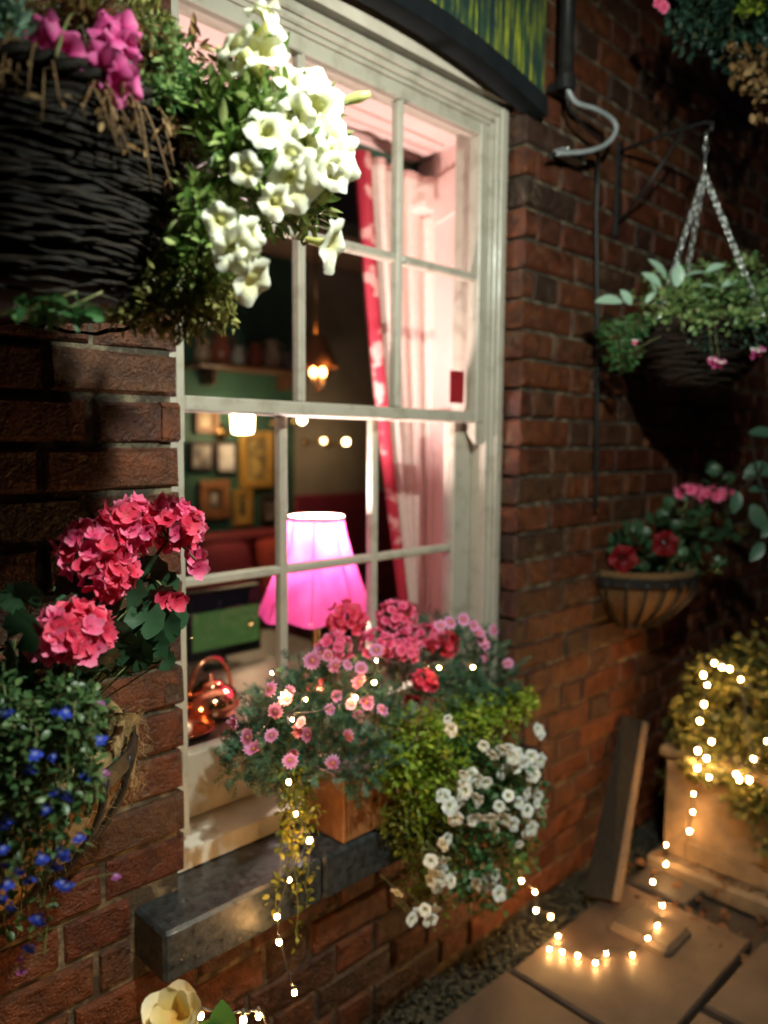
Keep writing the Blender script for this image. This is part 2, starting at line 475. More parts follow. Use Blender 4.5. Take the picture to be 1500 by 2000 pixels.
# ---- brick wall in Flemish bond with a segmental-headed opening
OX0, OX1, OZ0, OZ1 = 0.666, 1.635, 0.525, 2.25
XC = (OX0 + OX1) / 2
def arch_z(x):
    return 2.2779 - 0.0514 * ((x - XC) / (0.5 * (OX1 - OX0))) ** 2
wall = thing('brick_wall', (1.6, 0.05, GZ), 'old red brick wall of the pub with lime mortar round the window', 'wall')
WX0, WX1, WZ1 = -0.9, 4.6, 3.3
CH = 0.0752
mb = MB()
for lo, hi in (((WX0, 0.009, GZ - 0.05), (OX0 - 0.012, 0.115, WZ1)), ((OX1 + 0.012, 0.009, GZ - 0.05), (WX1, 0.115, WZ1)),
               ((OX0 - 0.012, 0.009, GZ - 0.05), (OX1 + 0.012, 0.115, OZ0 - 0.008)), ((OX0 - 0.012, 0.009, 2.83), (OX1 + 0.012, 0.115, WZ1))):
    mb.box(lo, hi)
mb.build('mortar', M_MORTAR, wall)

def brick_mesh(w, h, d, jit):
    """front chamfered and uneven, 20 triangles; front faces -y"""
    W, H = w / 2, h / 2
    c = 0.006
    j = lambda a: random.uniform(-a, a)
    vs = []
    for (sx, sz) in ((-1, -1), (1, -1), (1, 1), (-1, 1)):
        vs.append((sx * W + j(jit), d, sz * H))
    for (sx, sz) in ((-1, -1), (1, -1), (1, 1), (-1, 1)):
        vs.append((sx * W + j(jit * .5), 0.006 + j(0.002), sz * H + j(jit * .6)))
    for (sx, sz) in ((-1, -1), (1, -1), (1, 1), (-1, 1)):
        vs.append((sx * (W - c) + j(jit), j(0.0022), sz * (H - c) + j(jit)))
    fs = [(0, 1, 5, 4), (1, 2, 6, 5), (2, 3, 7, 6), (3, 0, 4, 7), (4, 5, 9, 8), (5, 6, 10, 9), (6, 7, 11, 10), (7, 4, 8, 11), (8, 9, 10, 11)]
    return vs, fs
BRK = {}
def variants(kind, w):
    if kind not in BRK:
        BRK[kind] = [brick_mesh(w, 0.0655, 0.104, 0.0022) for _ in range(10)]
    return BRK[kind]
variants('s', 0.215); variants('h', 0.102)
BME = {}
bricks = []
nrow = int((WZ1 - GZ) / CH)
for r in range(nrow):
    zc = GZ - 0.012 + (r + 0.5) * CH
    x = WX0 - (0.16 if r % 2 else 0.0) + random.uniform(-0.012, 0.012)
    k = 0
    while x < WX1:
        kind = 's' if k % 2 == 0 else 'h'
        w = 0.215 if kind == 's' else 0.102
        x0, x1 = x, x + w
        x += w + 0.0105 + random.uniform(-0.002, 0.002); k += 1
        segs = [(x0, x1)]
        top = 2.82
        if OZ0 - 0.035 < zc < top:
            segs = []
            if x0 < OX0: segs.append((x0, min(x1, OX0)))
            if x1 > OX1: segs.append((max(x0, OX1), x1))
            # the sill stone sits in the wall and runs past the opening
        out = []
        for a, b in segs:
            if 0.50 < zc < 0.64 and a < 1.665 and b > 0.565:
                if a < 0.565: out.append((a, 0.562))
                if b > 1.665: out.append((1.672, b))
            else: out.append((a, b))
        for a, b in out:
            if b - a < 0.03: continue
            # snap the bricks beside the opening to its edge
            if OZ0 < zc < top:
                if abs(b - OX0) < 0.055 and b <= OX0 + 1e-6: b = OX0
                if 0 <= a - OX1 < 0.055: a = OX1
            bricks.append((a, b, zc, kind))
def brick_area(bk):
    a, b, zc, kind = bk
    u, v, z = project((0.5 * (a + b), 0, zc))
    if z < 0.2 or not (-60 < u < 1560 and -40 < v < 2040): return 0
    if u < 310 and v < 560: return 0
    if 480 < u < 1030 and 1230 < v < 1500: return 0
    u0, v0, _ = project((a, 0, zc - .0325)); u1, v1, _ = project((b, 0, zc + .0325))
    return abs((u1 - u0) * (v1 - v0))
order = sorted(range(len(bricks)), key=lambda i: -brick_area(bricks[i]))
chosen = set(i for i in order[:298] if brick_area(bricks[i]) > 0)
rv, rf, rt = [], [], []
for i, (a, b, zc, kind) in enumerate(bricks):
    w0 = 0.215 if kind == 's' else 0.102
    cut = abs((b - a) - w0) > 0.004
    y = random.uniform(-0.003, 0.003)
    vi = random.randrange(10)
    tilt = random.uniform(-0.008, 0.008)
    if i in chosen:
        key = (kind, vi)
        if key not in BME: BME[key] = new_mesh('brick', *BRK[kind][vi], M_BRICK)
        link('brick', BME[key], wall, (0.5 * (a + b), y, zc + random.uniform(-.001, .001)), Euler((0, tilt, 0)).to_quaternion(), ((b - a) / w0, 1, 1))
    else:
        vs, fs = BRK[kind][vi]
        sx = (b - a) / w0
        t = random.random()
        n0 = len(rv)
        rv += [(0.5 * (a + b) + p[0] * sx, y + p[1], zc + p[2]) for p in vs]; rf += [[q + n0 for q in f] for f in fs]; rt += [t] * len(vs)
o = link('bricks_beyond', new_mesh('bricks_beyond', rv, rf, M_BRICK, False, rt), wall); o['kind'] = 'stuff'

# ---- arched panel over the window and the plaster infill below it
M_ALGAE = bpy.data.materials.new('algae_streaked_paint')
nt, N, L, P = nodes_of(M_ALGAE)
f1 = noise(N, L, 9, 6, 0.6, 'Object', (9, 1, 0.55)); f2 = noise(N, L, 5, 5, 0.6, 'Object', (1.2, 1, 0.8))
c1 = ramp(N, f1, L, [(0.36, (0.012, 0.030, 0.028)), (0.50, (0.045, 0.085, 0.035)), (0.58, (0.26, 0.29, 0.02)), (0.70, (0.60, 0.56, 0.03))])
c2 = ramp(N, f2, L, [(0.44, (0, 0, 0)), (0.60, (1, 1, 1))])
mx = N.new('ShaderNodeMix'); mx.data_type = 'RGBA'; L.new(c2, mx.inputs[0]); mx.inputs[6].default_value = (0.015, 0.035, 0.040, 1); L.new(c1, mx.inputs[7])
L.new(mx.outputs[2], P.inputs['Base Color']); P.inputs['Roughness'].default_value = 0.45
bump(N, L, P, f1, 0.4, 0.004)
lint = thing('lintel_panel', (XC, -0.01, 2.3), 'dark arched panel above the window streaked green and yellow with algae', 'lintel')
def arch_strip(x0, x1, lo, hi, y0, y1, n=24):
    b = MB(); vs = []
    for i in range(n + 1):
        x = x0 + (x1 - x0) * i / n
        vs += [(x, y0, lo(x)), (x, y0, hi(x)), (x, y1, hi(x)), (x, y1, lo(x))]
    fs = [[0, 1, 2, 3]]
    for i in range(n):
        for k in range(4):
            k2 = (k + 1) % 4
            fs.append([4 * i + k, 4 * (i + 1) + k, 4 * (i + 1) + k2, 4 * i + k2])
    fs.append([4 * n + 3, 4 * n + 2, 4 * n + 1, 4 * n])
    return b.add(vs, fs)
arch_strip(0.63, 1.675, lambda x: arch_z(x) + 0.046, lambda x: 2.86, -0.022, 0.006).build('panel', M_ALGAE, lint)
arch_strip(0.625, 1.68, lambda x: arch_z(x), lambda x: arch_z(x) + 0.045, -0.030, 0.020).build('lower_edge', mat('pitch_black', (0.006, 0.008, 0.010), (0.010, 0.012, 0.014), 0.7, 20, 0.3, spec=0.15), lint)
fas = arch_strip(OX0 - 0.008, OX1 + 0.008, lambda x: 2.2535, lambda x: 2.84, 0.046, 0.11).build('plaster_infill', M_PLASTER)
props(fas, 'pale plaster infill between window head and arched black edge', 'plaster')

# ---- stone sill
st = thing('stone_sill', (XC, -0.02, 0.525), 'dark wet stone sill projecting below the window', 'sill')
for a, b in ((0.572, 0.905), (0.909, 1.33), (1.334, 1.660)):
    m = MB(); m.box((a, -0.090 + random.uniform(-.002, .002), 0.525), (b, 0.11, 0.614), 0.006)
    m.build('sill_stone', M_SLATE, st)

# ---- sash window
win = thing('sash_window', (XC, 0.10, 0.616), 'cream painted sliding sash window of twelve panes', 'window')
fr = MB(); fr.box((0.635, 0.062, 0.655), (0.700, 0.20, 2.252), 0.004); fr.box((0.700, 0.068, 0.67), (0.712, 0.074, 2.205)); fr.build('jamb', M_PAINT, win)
fr = MB(); fr.box((1.598, 0.062, 0.655), (1.650, 0.20, 2.252), 0.004); fr.box((1.606, 0.052, 0.655), (1.634, 0.062, 2.242), 0.004); fr.box((1.586, 0.069, 0.67), (1.598, 0.118, 2.205), 0.002); fr.build('jamb', M_PAINT, win)
fr = MB(); fr.box((0.700, 0.062, 2.207), (1.598, 0.20, 2.245), 0.004); fr.box((0.702, 0.052, 2.220), (1.604, 0.0625, 2.241), 0.004); fr.box((0.702, 0.069, 2.196), (1.586, 0.117, 2.207), 0.002); fr.build('head', M_PAINT, win)
fr = MB(); fr.add([(0.64, 0.050, 0.616), (1.65, 0.050, 0.616), (1.65, 0.20, 0.616), (0.64, 0.20, 0.616), (0.64, 0.050, 0.654), (1.65, 0.050, 0.654), (1.65, 0.20, 0.677), (0.64, 0.20, 0.677)],
                  [(0, 3, 2, 1), (4, 5, 6, 7), (0, 1, 5, 4), (1, 2, 6, 5), (2, 3, 7, 6), (3, 0, 4, 7)])
M_WETPAINT = mat('wet_cream_paint', (0.72, 0.68, 0.60), (0.60, 0.55, 0.46), 0.16, 16, 0.35, 0.002, rough_var=0.1)
fr.build('timber_sill', M_WETPAINT, win)
def sash(name, x0, x1, gx0, gx1, z0, z1, gz0, gz1, ya, yb, bars, mid, horn=False):
    m = MB()
    m.box((x0, ya, z0), (gx0, yb, z1), 0.003); m.box((gx1, ya, z0), (x1, yb, z1), 0.003)
    m.box((gx0, ya + 0.0005, z0), (gx1, yb - 0.0005, gz0), 0.003); m.box((gx0, ya + 0.0005, gz1), (gx1, yb - 0.0005, z1), 0.003)
    if horn:
        for xa, xb in ((x0 + 0.002, gx0 - 0.001), (gx1 + 0.001, x1 - 0.002)):
            n = 8; prof = [(ya + 0.003 + (yb - ya - 0.006) * (0.10 + 0.9 * (1 - (k / n) ** 2)) if k else yb - 0.003, z0 - 0.055 * k / n) for k in range(n + 1)]
            vs = []
            for (yy, zz) in prof: vs += [(xa, ya + 0.003, zz), (xb, ya + 0.003, zz), (xb, yy, zz), (xa, yy, zz)]
            fs = [[4 * i + k, 4 * i + (k + 1) % 4, 4 * i + 4 + (k + 1) % 4, 4 * i + 4 + k] for i in range(n) for k in range(4)] + [[4 * n, 4 * n + 1, 4 * n + 2, 4 * n + 3]]
            m.add(vs, fs)
    s = m.build(name, M_PAINT, win)
    yc = (ya + yb) / 2
    for bx in bars:
        b = MB(); b.box((bx - 0.0095, yc - 0.014, gz0), (bx + 0.0095, yc + 0.012, gz1), 0.004); b.box((bx - 0.004, ya + 0.002, gz0), (bx + 0.004, yc - 0.013, gz1), 0.0015)
        b.build('glazing_bar', M_PAINT, s)
    xs = [gx0] + list(bars) + [gx1]
    b = MB()
    for a, c in zip(xs[:-1], xs[1:]):
        e0 = 0.0097 if a in bars else 0; e1 = 0.0097 if c in bars else 0
        b.box((a + e0, yc - 0.0135, mid - 0.0095), (c - e1, yc + 0.0115, mid + 0.0095), 0.004)
    b.build('glazing_bar', M_PAINT, s)
    for a, c in zip(xs[:-1], xs[1:]):
        for za, zb in ((gz0, mid), (mid, gz1)):
            p = MB(); p.box((a - 0.002, yc - 0.0015, za - 0.002), (c + 0.002, yc + 0.0015, zb + 0.002))
            p.build('pane', M_GLASS, s)
    return s
sash('upper_sash', 0.690, 1.594, 0.722, 1.553, 1.458, 2.204, 1.486, 2.166, 0.076, 0.114, [0.995, 1.276], 1.822, True)
sash('lower_sash', 0.700, 1.592, 0.722, 1.519, 0.672, 1.487, 0.800, 1.459, 0.119, 0.157, [0.980, 1.246], 1.134)

# ================================================================== ROOM BEHIND THE WINDOW
YB = 3.0
M_GREENWALL = mat('green_wall', (0.035, 0.10, 0.062), (0.025, 0.075, 0.046), 0.6, 6)
M_BEIGEWALL = mat('beige_wall', (0.36, 0.30, 0.24), (0.30, 0.25, 0.20), 0.7, 6)
M_REDPAINT = mat('red_dado', (0.30, 0.035, 0.07), (0.24, 0.028, 0.055), 0.5, 8)
M_CEIL = mat('smoky_ceiling', (0.28, 0.17, 0.12), (0.22, 0.13, 0.09), 0.7, 4)
M_CARPET = mat('carpet', (0.12, 0.03, 0.03), (0.06, 0.02, 0.02), 0.95, 60)
M_BROWN = mat('brown_wood', (0.12, 0.05, 0.025), (0.07, 0.03, 0.016), 0.4, 12, stretch=(1, 5, 1))
room = thing('pub_room', (2, 1.6, 0), 'dim pub room with green and beige walls seen through the window', None, kind='structure')
XJ = at(575, 900, YB)[0]
m = MB(); m.box((-2, 0.3, -0.1), (6, YB + .2, 0.0)); m.build('floor', M_CARPET, room)
m = MB(); m.box((-2, 0.3, 2.62), (6, YB + .2, 2.7)); m.build('ceiling', M_CEIL, room)
m = MB(); m.box((-2, YB, 0), (XJ, YB + .1, 2.62)); m.build('green_wall', M_GREENWALL, room)
m = MB(); m.box((XJ, YB - 0.003, 1.05), (6, YB + .1, 2.62)); m.build('beige_wall', M_BEIGEWALL, room)
m = MB(); m.box((XJ, YB - 0.02, 0), (6, YB + .1, 1.05), 0.004); m.build('dado', M_REDPAINT, room)
m = MB(); m.box((-2.1, 0.3, 0), (-2, YB, 2.62)); m.build('side_wall', M_GREENWALL, room)
m = MB(); m.box((6, 0.3, 0), (6.1, YB, 2.62)); m.build('side_wall', M_BEIGEWALL, room)
# inner face of the front wall round the splayed reveal
m = MB()
for lo, hi in (((-2, 0.50, 0), (0.50, 0.56, 2.62)), ((1.80, 0.50, 0), (6, 0.56, 2.62)), ((0.50, 0.50, 2.262), (1.80, 0.56, 2.62)), ((0.50, 0.50, 0), (1.80, 0.56, 0.765))): m.box(lo, hi)
m.build('front_wall', M_GREENWALL, room)
m = MB(); m.box((0.0, 0.3, 2.5), (6, 0.5, 2.66)); m.box((0.0, 0.3, -0.05), (6, 0.5, 0.02)); m.build('closing_slab', M_CEIL, room)
m = MB(); m.box((1.845, 0.13, 0), (2.2, 0.50, 2.5)); m.box((0.1, 0.13, 0), (0.455, 0.50, 2.5)); m.build('reveal_core', M_CEIL, room)
beam = MB(); beam.box((-2, 1.55, 2.42), (6, 1.75, 2.62), 0.012); beam.build('beam', M_DARKWOOD, room)
# splayed panelled lining of the reveal
lin = thing('window_lining', (XC, 0.35, 0.8), 'panelled reveal lining glowing pink inside the window', 'lining')
def quadbox(b, p, n, t):
    p = [np.array(q, float) for q in p]; n = unit(n) * t
    v = p + [q + n for q in p]
    b.add(v, [(0, 1, 2, 3), (7, 6, 5, 4), (0, 4, 5, 1), (1, 5, 6, 2), (2, 6, 7, 3), (3, 7, 4, 0)])
for sgn, xa, xb in ((1, 1.655, 1.80), (-1, 0.640, 0.50)):
    b = MB(); quadbox(b, [(xa, 0.165, 0.77), (xb, 0.52, 0.77), (xb, 0.52, 2.265), (xa, 0.165, 2.226)], (sgn, -0.3 * sgn * 0 + 0, 0), 0.02)
    b.build('reveal_board', M_PINKPAINT, lin)
    b = MB()
    def on(t, z, off=0.0): return (xa + (xb - xa) * t - sgn * off, 0.165 + 0.355 * t, z)
    for (t0, t1, z0, z1) in ((0.05, 0.19, 0.80, 2.17), (0.78, 0.95, 0.80, 2.17), (0.19, 0.78, 0.82, 0.90), (0.19, 0.78, 2.05, 2.17), (0.19, 0.78, 1.38, 1.50)):
        quadbox(b, [on(t0, z0), on(t1, z0), on(t1, z1), on(t0, z1)], (-sgn, 0, 0), 0.013)
    b.build('panel_frame', M_PINKPAINT, lin)
b = MB(); quadbox(b, [(0.62, 0.165, 2.226), (1.67, 0.165, 2.226), (1.82, 0.52, 2.266), (0.48, 0.52, 2.266)], (0, 0, 1), 0.02); b.build('soffit_board', M_PINKPAINT, lin)
for t in (0.12, 0.42, 0.62, 0.86):
    b = MB(); y = 0.165 + 0.355 * t; z = 2.226 + 0.040 * t
    b.box((0.66 - 0.12 * t, y, z - 0.010), (1.63 + 0.14 * t, y + 0.02 + 0.01 * (t > .5), z + 0.004), 0.003); b.build('soffit_bead', M_PINKPAINT, lin)
b = MB(); b.box((1.655, 0.36, 2.07), (1.705, 0.50, 2.095), 0.004); b.box((1.675, 0.37, 2.095), (1.71, 0.50, 2.14), 0.004); b.build('corbel', M_PINKPAINT, lin)
b = MB(); b.box((0.50, 0.160, 0.765), (1.80, 0.60, 0.793), 0.006)
bo = b.build('window_board', mat('varnished_board', (0.035, 0.012, 0.010), (0.02, 0.008, 0.007), 0.3, 10, stretch=(1, 6, 1)))
props(bo, 'glossy reddish window board inside the lower sash', 'window board')
# curtain pole and curtain
b = MB(); b.tube([(0.46, 0.44, 2.185), (1.84, 0.44, 2.185)], 0.011, 10)
po = b.build('curtain_pole', M_BLACK, None, True); props(po, 'thin dark curtain pole across the window reveal', 'curtain pole')
M_LINING = mat('curtain_lining', (0.86, 0.67, 0.62), (0.76, 0.57, 0.52), 0.85, 90, 0.2, 0.001)
M_FLORAL = bpy.data.materials.new('red_floral_cloth')
nt, N, L, P = nodes_of(M_FLORAL)
f1 = noise(N, L, 17, 3, 0.5)
L.new(ramp(N, f1, L, [(0.545, (0.40, 0.020, 0.045)), (0.60, (0.66, 0.32, 0.30))]), P.inputs['Base Color']); P.inputs['Roughness'].default_value = 0.8
cur = thing('curtain', (1.62, 0.43, 0.82), 'pale lined curtain with red floral leading edge drawn aside', 'curtain')
def lead(z):                                        # x of the leading edge over height
    t = np.clip((2.22 - z) / 1.4, 0, 1)
    return 1.415 + 0.225 * t ** 1.25
def cloth(u0, u1, nu, nz, amp, y0, thick):
    vs = []
    for k in range(nz + 1):
        z = 2.185 - 1.385 * k / nz
        xl = lead(z); xr = 1.765 - 0.01 * k / nz
        for i in range(nu + 1):
            u = u0 + (u1 - u0) * i / nu
            x = xl + (xr - xl) * u
            ph = 2 * math.pi * (5.0 * u + 0.15 * math.sin(3 * u + 2.2 * k / nz))
            vs.append((x + 0.006 * math.cos(ph * 1.0), y0 + amp * math.sin(ph) * (0.6 + 0.4 * math.sin(7 * u)), z))
    n1 = len(vs); fs = []
    for k in range(nz):
        for i in range(nu):
            a = k * (nu + 1) + i; fs.append([a, a + 1, a + nu + 2, a + nu + 1])
    b = MB(); b.add(vs, fs)
    b.add([(x, y + thick, z) for x, y, z in vs], [f[::-1] for f in fs])
    return b
cloth(0.14, 1.0, 90, 40, 0.022, 0.415, 0.004).build('lining', M_LINING, cur, True)
cloth(0.0, 0.155, 16, 40, 0.012, 0.40, 0.004).build('floral_edge', M_FLORAL, cur, True)

# ---- table lamp with pink shade on the window board
LX, LY = 1.190, 0.275
lamp = thing('table_lamp', (LX, LY, 0.793), 'lit table lamp with flared magenta shade on the window board', 'lamp')
M_BRASS = mat('brass', (0.75, 0.52, 0.22), (0.62, 0.40, 0.15), 0.22, 40, metal=1.0)
M_CERAM = mat('ivory_glaze', (0.78, 0.70, 0.58), (0.72, 0.64, 0.52), 0.2, 10)
b = MB(); b.lathe([(0.0, 0), (0.058, 0), (0.060, 0.010), (0.045, 0.018), (0.018, 0.026), (0.011, 0.045), (0.012, 0.085), (0.010, 0.12), (0.011, 0.162)], (LX, LY, 0.793), 28); b.build('base', M_BRASS, lamp, True)
b = MB(); b.lathe([(0.0, 0.0), (0.020, 0.002), (0.032, 0.014), (0.033, 0.017), (0.012, 0.019), (0.011, 0.028), (0.0, 0.028)], (LX, LY, 0.950), 28); b.build('drip_cup', M_CERAM, lamp, True)
b = MB(); b.tube([(LX, LY, 0.98), (LX, LY, 1.085)], 0.009, 12); b.build('stem', M_CERAM, lamp, True)
M_SHADE = bpy.data.materials.new('magenta_silk')
nt, N, L, P = nodes_of(M_SHADE)
P.inputs['Base Color'].default_value = (0.62, 0.05, 0.27, 1); P.inputs['Roughness'].default_value = 0.7
tr = N.new('ShaderNodeBsdfTranslucent')
L.new(ramp(N, noise(N, L, 26, 3, 0.5, None, (1, 1, 0.35)), L, [(0.35, (0.62, 0.06, 0.28)), (0.65, (0.88, 0.12, 0.44))]), tr.inputs[0])
mx = N.new('ShaderNodeMixShader'); mx.inputs[0].default_value = 0.08
L.new(P.outputs[0], mx.inputs[1]); L.new(tr.outputs[0], mx.inputs[2]); L.new(mx.outputs[0], N['Material Output'].inputs[0])
SZ0, SZ1 = 0.990, 1.223
def shade_r(t, w):
    r = 0.066 + 0.074 * (t ** 1.35)
    return r * (1 - 0.018 * abs(math.sin(4 * w)) ** 0.5 * 0 + 0.02 * abs(math.cos(4 * w)))
b = MB(); vs = []; nt_, ns = 16, 64
for k in range(nt_ + 1):
    t = k / nt_
    for i in range(ns):
        w = 2 * math.pi * i / ns; r = shade_r(t, w)
        vs.append((LX + r * math.cos(w), LY + r * math.sin(w), SZ1 - (SZ1 - SZ0) * t - (0.010 * (0.5 + 0.5 * math.cos(8 * w)) * (t > .95))))
b.add(vs, [[k * ns + i, k * ns + (i + 1) % ns, (k + 1) * ns + (i + 1) % ns, (k + 1) * ns + i] for k in range(nt_) for i in range(ns)])
sh = b.build('shade', M_SHADE, lamp, True)
b = MB(); b.lathe([(0.0675, -0.006), (0.0695, -0.006), (0.0695, 0.004), (0.0675, 0.004), (0.0675, -0.006)], (LX, LY, SZ1), 40); b.build('trim', M_CERAM, sh, True)
for i in range(8):
    w = 2 * math.pi * i / 8 + 0.02
    b = MB(); b.tube([(LX + (shade_r(t, w) + 0.0008) * math.cos(w), LY + (shade_r(t, w) + 0.0008) * math.sin(w), SZ1 - (SZ1 - SZ0) * t) for t in np.linspace(0, 1, 12)], 0.0011, 5)
    b.build('seam', mat('seam_braid', (0.45, 0.02, 0.15), None, 0.7) if i == 0 else MATS['seam_braid'], sh)
b = MB(); b.ball((LX, LY, 1.118), 0.024, 16, 10, 1.25); b.build('bulb', glow('lamp_bulb', (1.0, 0.86, 0.70), 560.0), lamp, True)
ld = bpy.data.lights.new('lamp_light', 'POINT'); ld.energy = 60.0; ld.color = (1.0, 0.78, 0.74); ld.shadow_soft_size = 0.03
lo_ = bpy.data.objects.new('lamp_light', ld); COL.objects.link(lo_); lo_.parent = lamp; lo_.location = (0, 0, 1.19 - 0.793)

# ---- red card in the corner of the pane
c = at(893, 756, 0.09)
b = MB(); b.box((c[0] - 0.026, 0.0900, c[2] - 0.040), (c[0] + 0.026, 0.0922, c[2] + 0.040))
o = b.build('window_card', mat('red_card', (0.34, 0.012, 0.02), (0.27, 0.010, 0.016), 0.5, 20)); props(o, 'small red card stuck in the corner of the right upper pane', 'card')

# ---- pictures on the back wall
M_GILT = mat('gilt_frame', (0.62, 0.36, 0.08), (0.42, 0.22, 0.05), 0.35, 60, 0.5, 0.003, metal=0.4)
M_OAK = mat('oak_frame', (0.30, 0.13, 0.05), (0.2, 0.08, 0.03), 0.45, 30)
M_DKFRAME = mat('dark_frame', (0.05, 0.03, 0.025), (0.03, 0.02, 0.02), 0.4, 30)
def picture(px0, py0, px1, py1, fm, fw, c0, c1, label, mountc=None):
    a = at(px0, (py0 + py1) / 2, YB - 0.03); d = at(px1, (py0 + py1) / 2, YB - 0.03)
    zt = at((px0 + px1) / 2, py0, YB - 0.03)[2]; zb = at((px0 + px1) / 2, py1, YB - 0.03)[2]
    x0, x1 = a[0], d[0]
    t = thing('framed_picture', ((x0 + x1) / 2, YB, zb), label, 'picture', 'pictures on the green pub wall')
    for lo, hi in (((x0, YB - 0.035, zb), (x0 + fw, YB - 0.002, zt)), ((x1 - fw, YB - 0.035, zb), (x1, YB - 0.002, zt)),
                   ((x0 + fw, YB - 0.034, zb), (x1 - fw, YB - 0.002, zb + fw)), ((x0 + fw, YB - 0.034, zt - fw), (x1 - fw, YB - 0.002, zt))):
        m = MB(); m.box(lo, hi, 0.004); m.build('frame_side', fm, t)
    m = MB(); m.box((x0 + fw, YB - 0.016, zb + fw), (x1 - fw, YB - 0.004, zt - fw))
    cm = mat('print_' + str(int(px0)), c0, c1, 0.35, 9, detail=6, lo=0.42, hi=0.58)
    pr = m.build('print', cm, t)
    if mountc:
        w, h = (x1 - x0 - 2 * fw), (zt - zb - 2 * fw)
        m = MB(); m.box((x0 + fw + w * .3, YB - 0.019, zb + fw + h * .22), (x1 - fw - w * .3, YB - 0.0165, zt - fw - h * .22)); m.build('image', mat('image_' + str(int(px0)), mountc, tuple(q * .5 for q in mountc), 0.35, 14), pr)
picture(383, 790, 428, 846, M_OAK, 0.04, (0.42, 0.26, 0.1), (0.2, 0.12, 0.06), 'oak framed picture at top left, cut by the meeting rail')
picture(372, 862, 421, 918, M_DKFRAME, 0.02, (0.36, 0.33, 0.30), (0.09, 0.08, 0.08), 'dark framed grey photograph left of the pale photograph')
picture(424, 862, 464, 924, M_DKFRAME, 0.014, (0.55, 0.52, 0.50), (0.25, 0.22, 0.21), 'thin framed pale photograph beside the large gilt picture')
picture(470, 842, 535, 953, M_GILT, 0.045, (0.50, 0.36, 0.12), (0.16, 0.11, 0.05), 'large gilt framed golden picture below the wall light')
picture(391, 938, 449, 1013, M_OAK, 0.055, (0.16, 0.09, 0.06), (0.10, 0.055, 0.04), 'wide brown framed picture with a pale centre, lower row', (0.45, 0.40, 0.34))
picture(457, 958, 494, 1026, M_GILT, 0.03, (0.50, 0.34, 0.12), (0.40, 0.26, 0.08), 'narrow gilt framed portrait in the lower row', (0.05, 0.04, 0.04))
picture(512, 966, 545, 1020, M_DKFRAME, 0.025, (0.40, 0.33, 0.28), (0.28, 0.22, 0.18), 'small dark framed picture beside the lamp shade', (0.12, 0.10, 0.09))

# ---- wall lights of the room
def wall_light(px, py, y, r, col, st, label, power, shape='globe'):
    c = at(px, py, y)
    t = thing('wall_light', (c[0], YB, c[2]), label, 'wall light', 'lit lights inside the pub')
    m = MB()
    if shape == 'globe': m.ball(c, r, 14, 8)
    else: m.lathe([(r * .55, -r * .8), (r * .9, -r * .7), (r, r * .8), (r * .8, r * .85), (0.001, r * .85)], c, 20)
    m.build('glass_shade', glow('wall_light_' + str(int(px)), col, st), t, True)
    m = MB(); m.tube([c + (0, r * .9, 0), (c[0], y + (YB - y) * .6, c[2] - r * .9), (c[0], YB, c[2] - r * .7)], 0.008, 6); m.build('arm', M_BRASS, t, True)
    m = MB(); m.lathe([(0.0, 0), (r * .7 + .012, 0), (r * .6 + .012, 0.012), (0, 0.014)], (0, 0, 0), 16)
    m.v = [(x + c[0], YB - z_, y_ + c[2] - r * .7) for x, y_, z_ in m.v]; m.build('wall_plate', M_BRASS, t, True)
    ld = bpy.data.lights.new('light', 'POINT'); ld.energy = power; ld.color = col; ld.shadow_soft_size = r * 1.1
    lo_ = bpy.data.objects.new('light', ld); COL.objects.link(lo_); lo_.parent = t; lo_.location = tuple(np.array([c[0], y - r * 1.5 - 0.02, c[2]]) - origin(t))
wall_light(474, 829, YB - 0.25, 0.066, (1.0, 0.74, 0.42), 30, 'bright box-shaped wall light above the large gilt picture', 2.6, 'cup')
wall_light(590, 820, YB - 0.3, 0.024, (1.0, 0.76, 0.5), 30, 'small round light just under the meeting rail', 0.4)
wall_light(632, 861, YB - 0.2, 0.017, (1.0, 0.66, 0.32), 14, 'small dim globe light on the beige wall, left of two', 0.25)
wall_light(676, 863, YB - 0.2, 0.022, (1.0, 0.70, 0.36), 20, 'small round globe light on the beige wall near the curtain', 0.35)
# twin candle lamp with an amber shade, hanging high
cc = at(622, 727, 1.9)
t = thing('twin_candle_lamp', (cc[0], 1.9, cc[2]), 'twin candle bulb lamp with amber shade behind the upper sash', 'lamp')
for k, px in enumerate((612, 630)):
    q = at(px, 727, 1.9); m = MB(); m.ball(q, 0.016, 10, 8, 1.5); m.build('candle_bulb', glow('amber_bulb', (1.0, 0.36, 0.10), 40) if k == 0 else MATS['amber_bulb'], t, True)
    m = MB(); m.tube([q - (0, 0, 0.10), q - (0, 0, 0.02)], 0.010, 8); m.build('candle_sleeve', M_CERAM, t, True)
m = MB(); m.lathe([(0.12, 0.0), (0.05, 0.16), (0.048, 0.16), (0.118, 0.0)], cc + (0.03, 0.06, 0.03), 24); m.build('shade', mat('amber_shade', (0.40, 0.20, 0.08), (0.30, 0.14, 0.05), 0.7), t, True)
m = MB(); m.tube([cc + (0.03, 0.06, 0.19), (cc[0] + 0.03, 1.96, 2.62)], 0.006, 6); m.tube([at(612, 727, 1.9) - (0, 0, 0.09), at(630, 727, 1.9) - (0, 0, 0.09)], 0.007, 6); m.tube([cc + (0.0, 0.0, -0.09), cc + (0.03, 0.06, 0.03), cc + (0.03, 0.06, 0.19)], 0.006, 6); m.build('bracket', M_BRASS, t, True)
ld = bpy.data.lights.new('light', 'POINT'); ld.energy = 0.4; ld.color = (1, 0.4, 0.14); ld.shadow_soft_size = 0.03
lo_ = bpy.data.objects.new('light', ld); COL.objects.link(lo_); lo_.parent = t; lo_.location = (0, -0.06, 0.03)

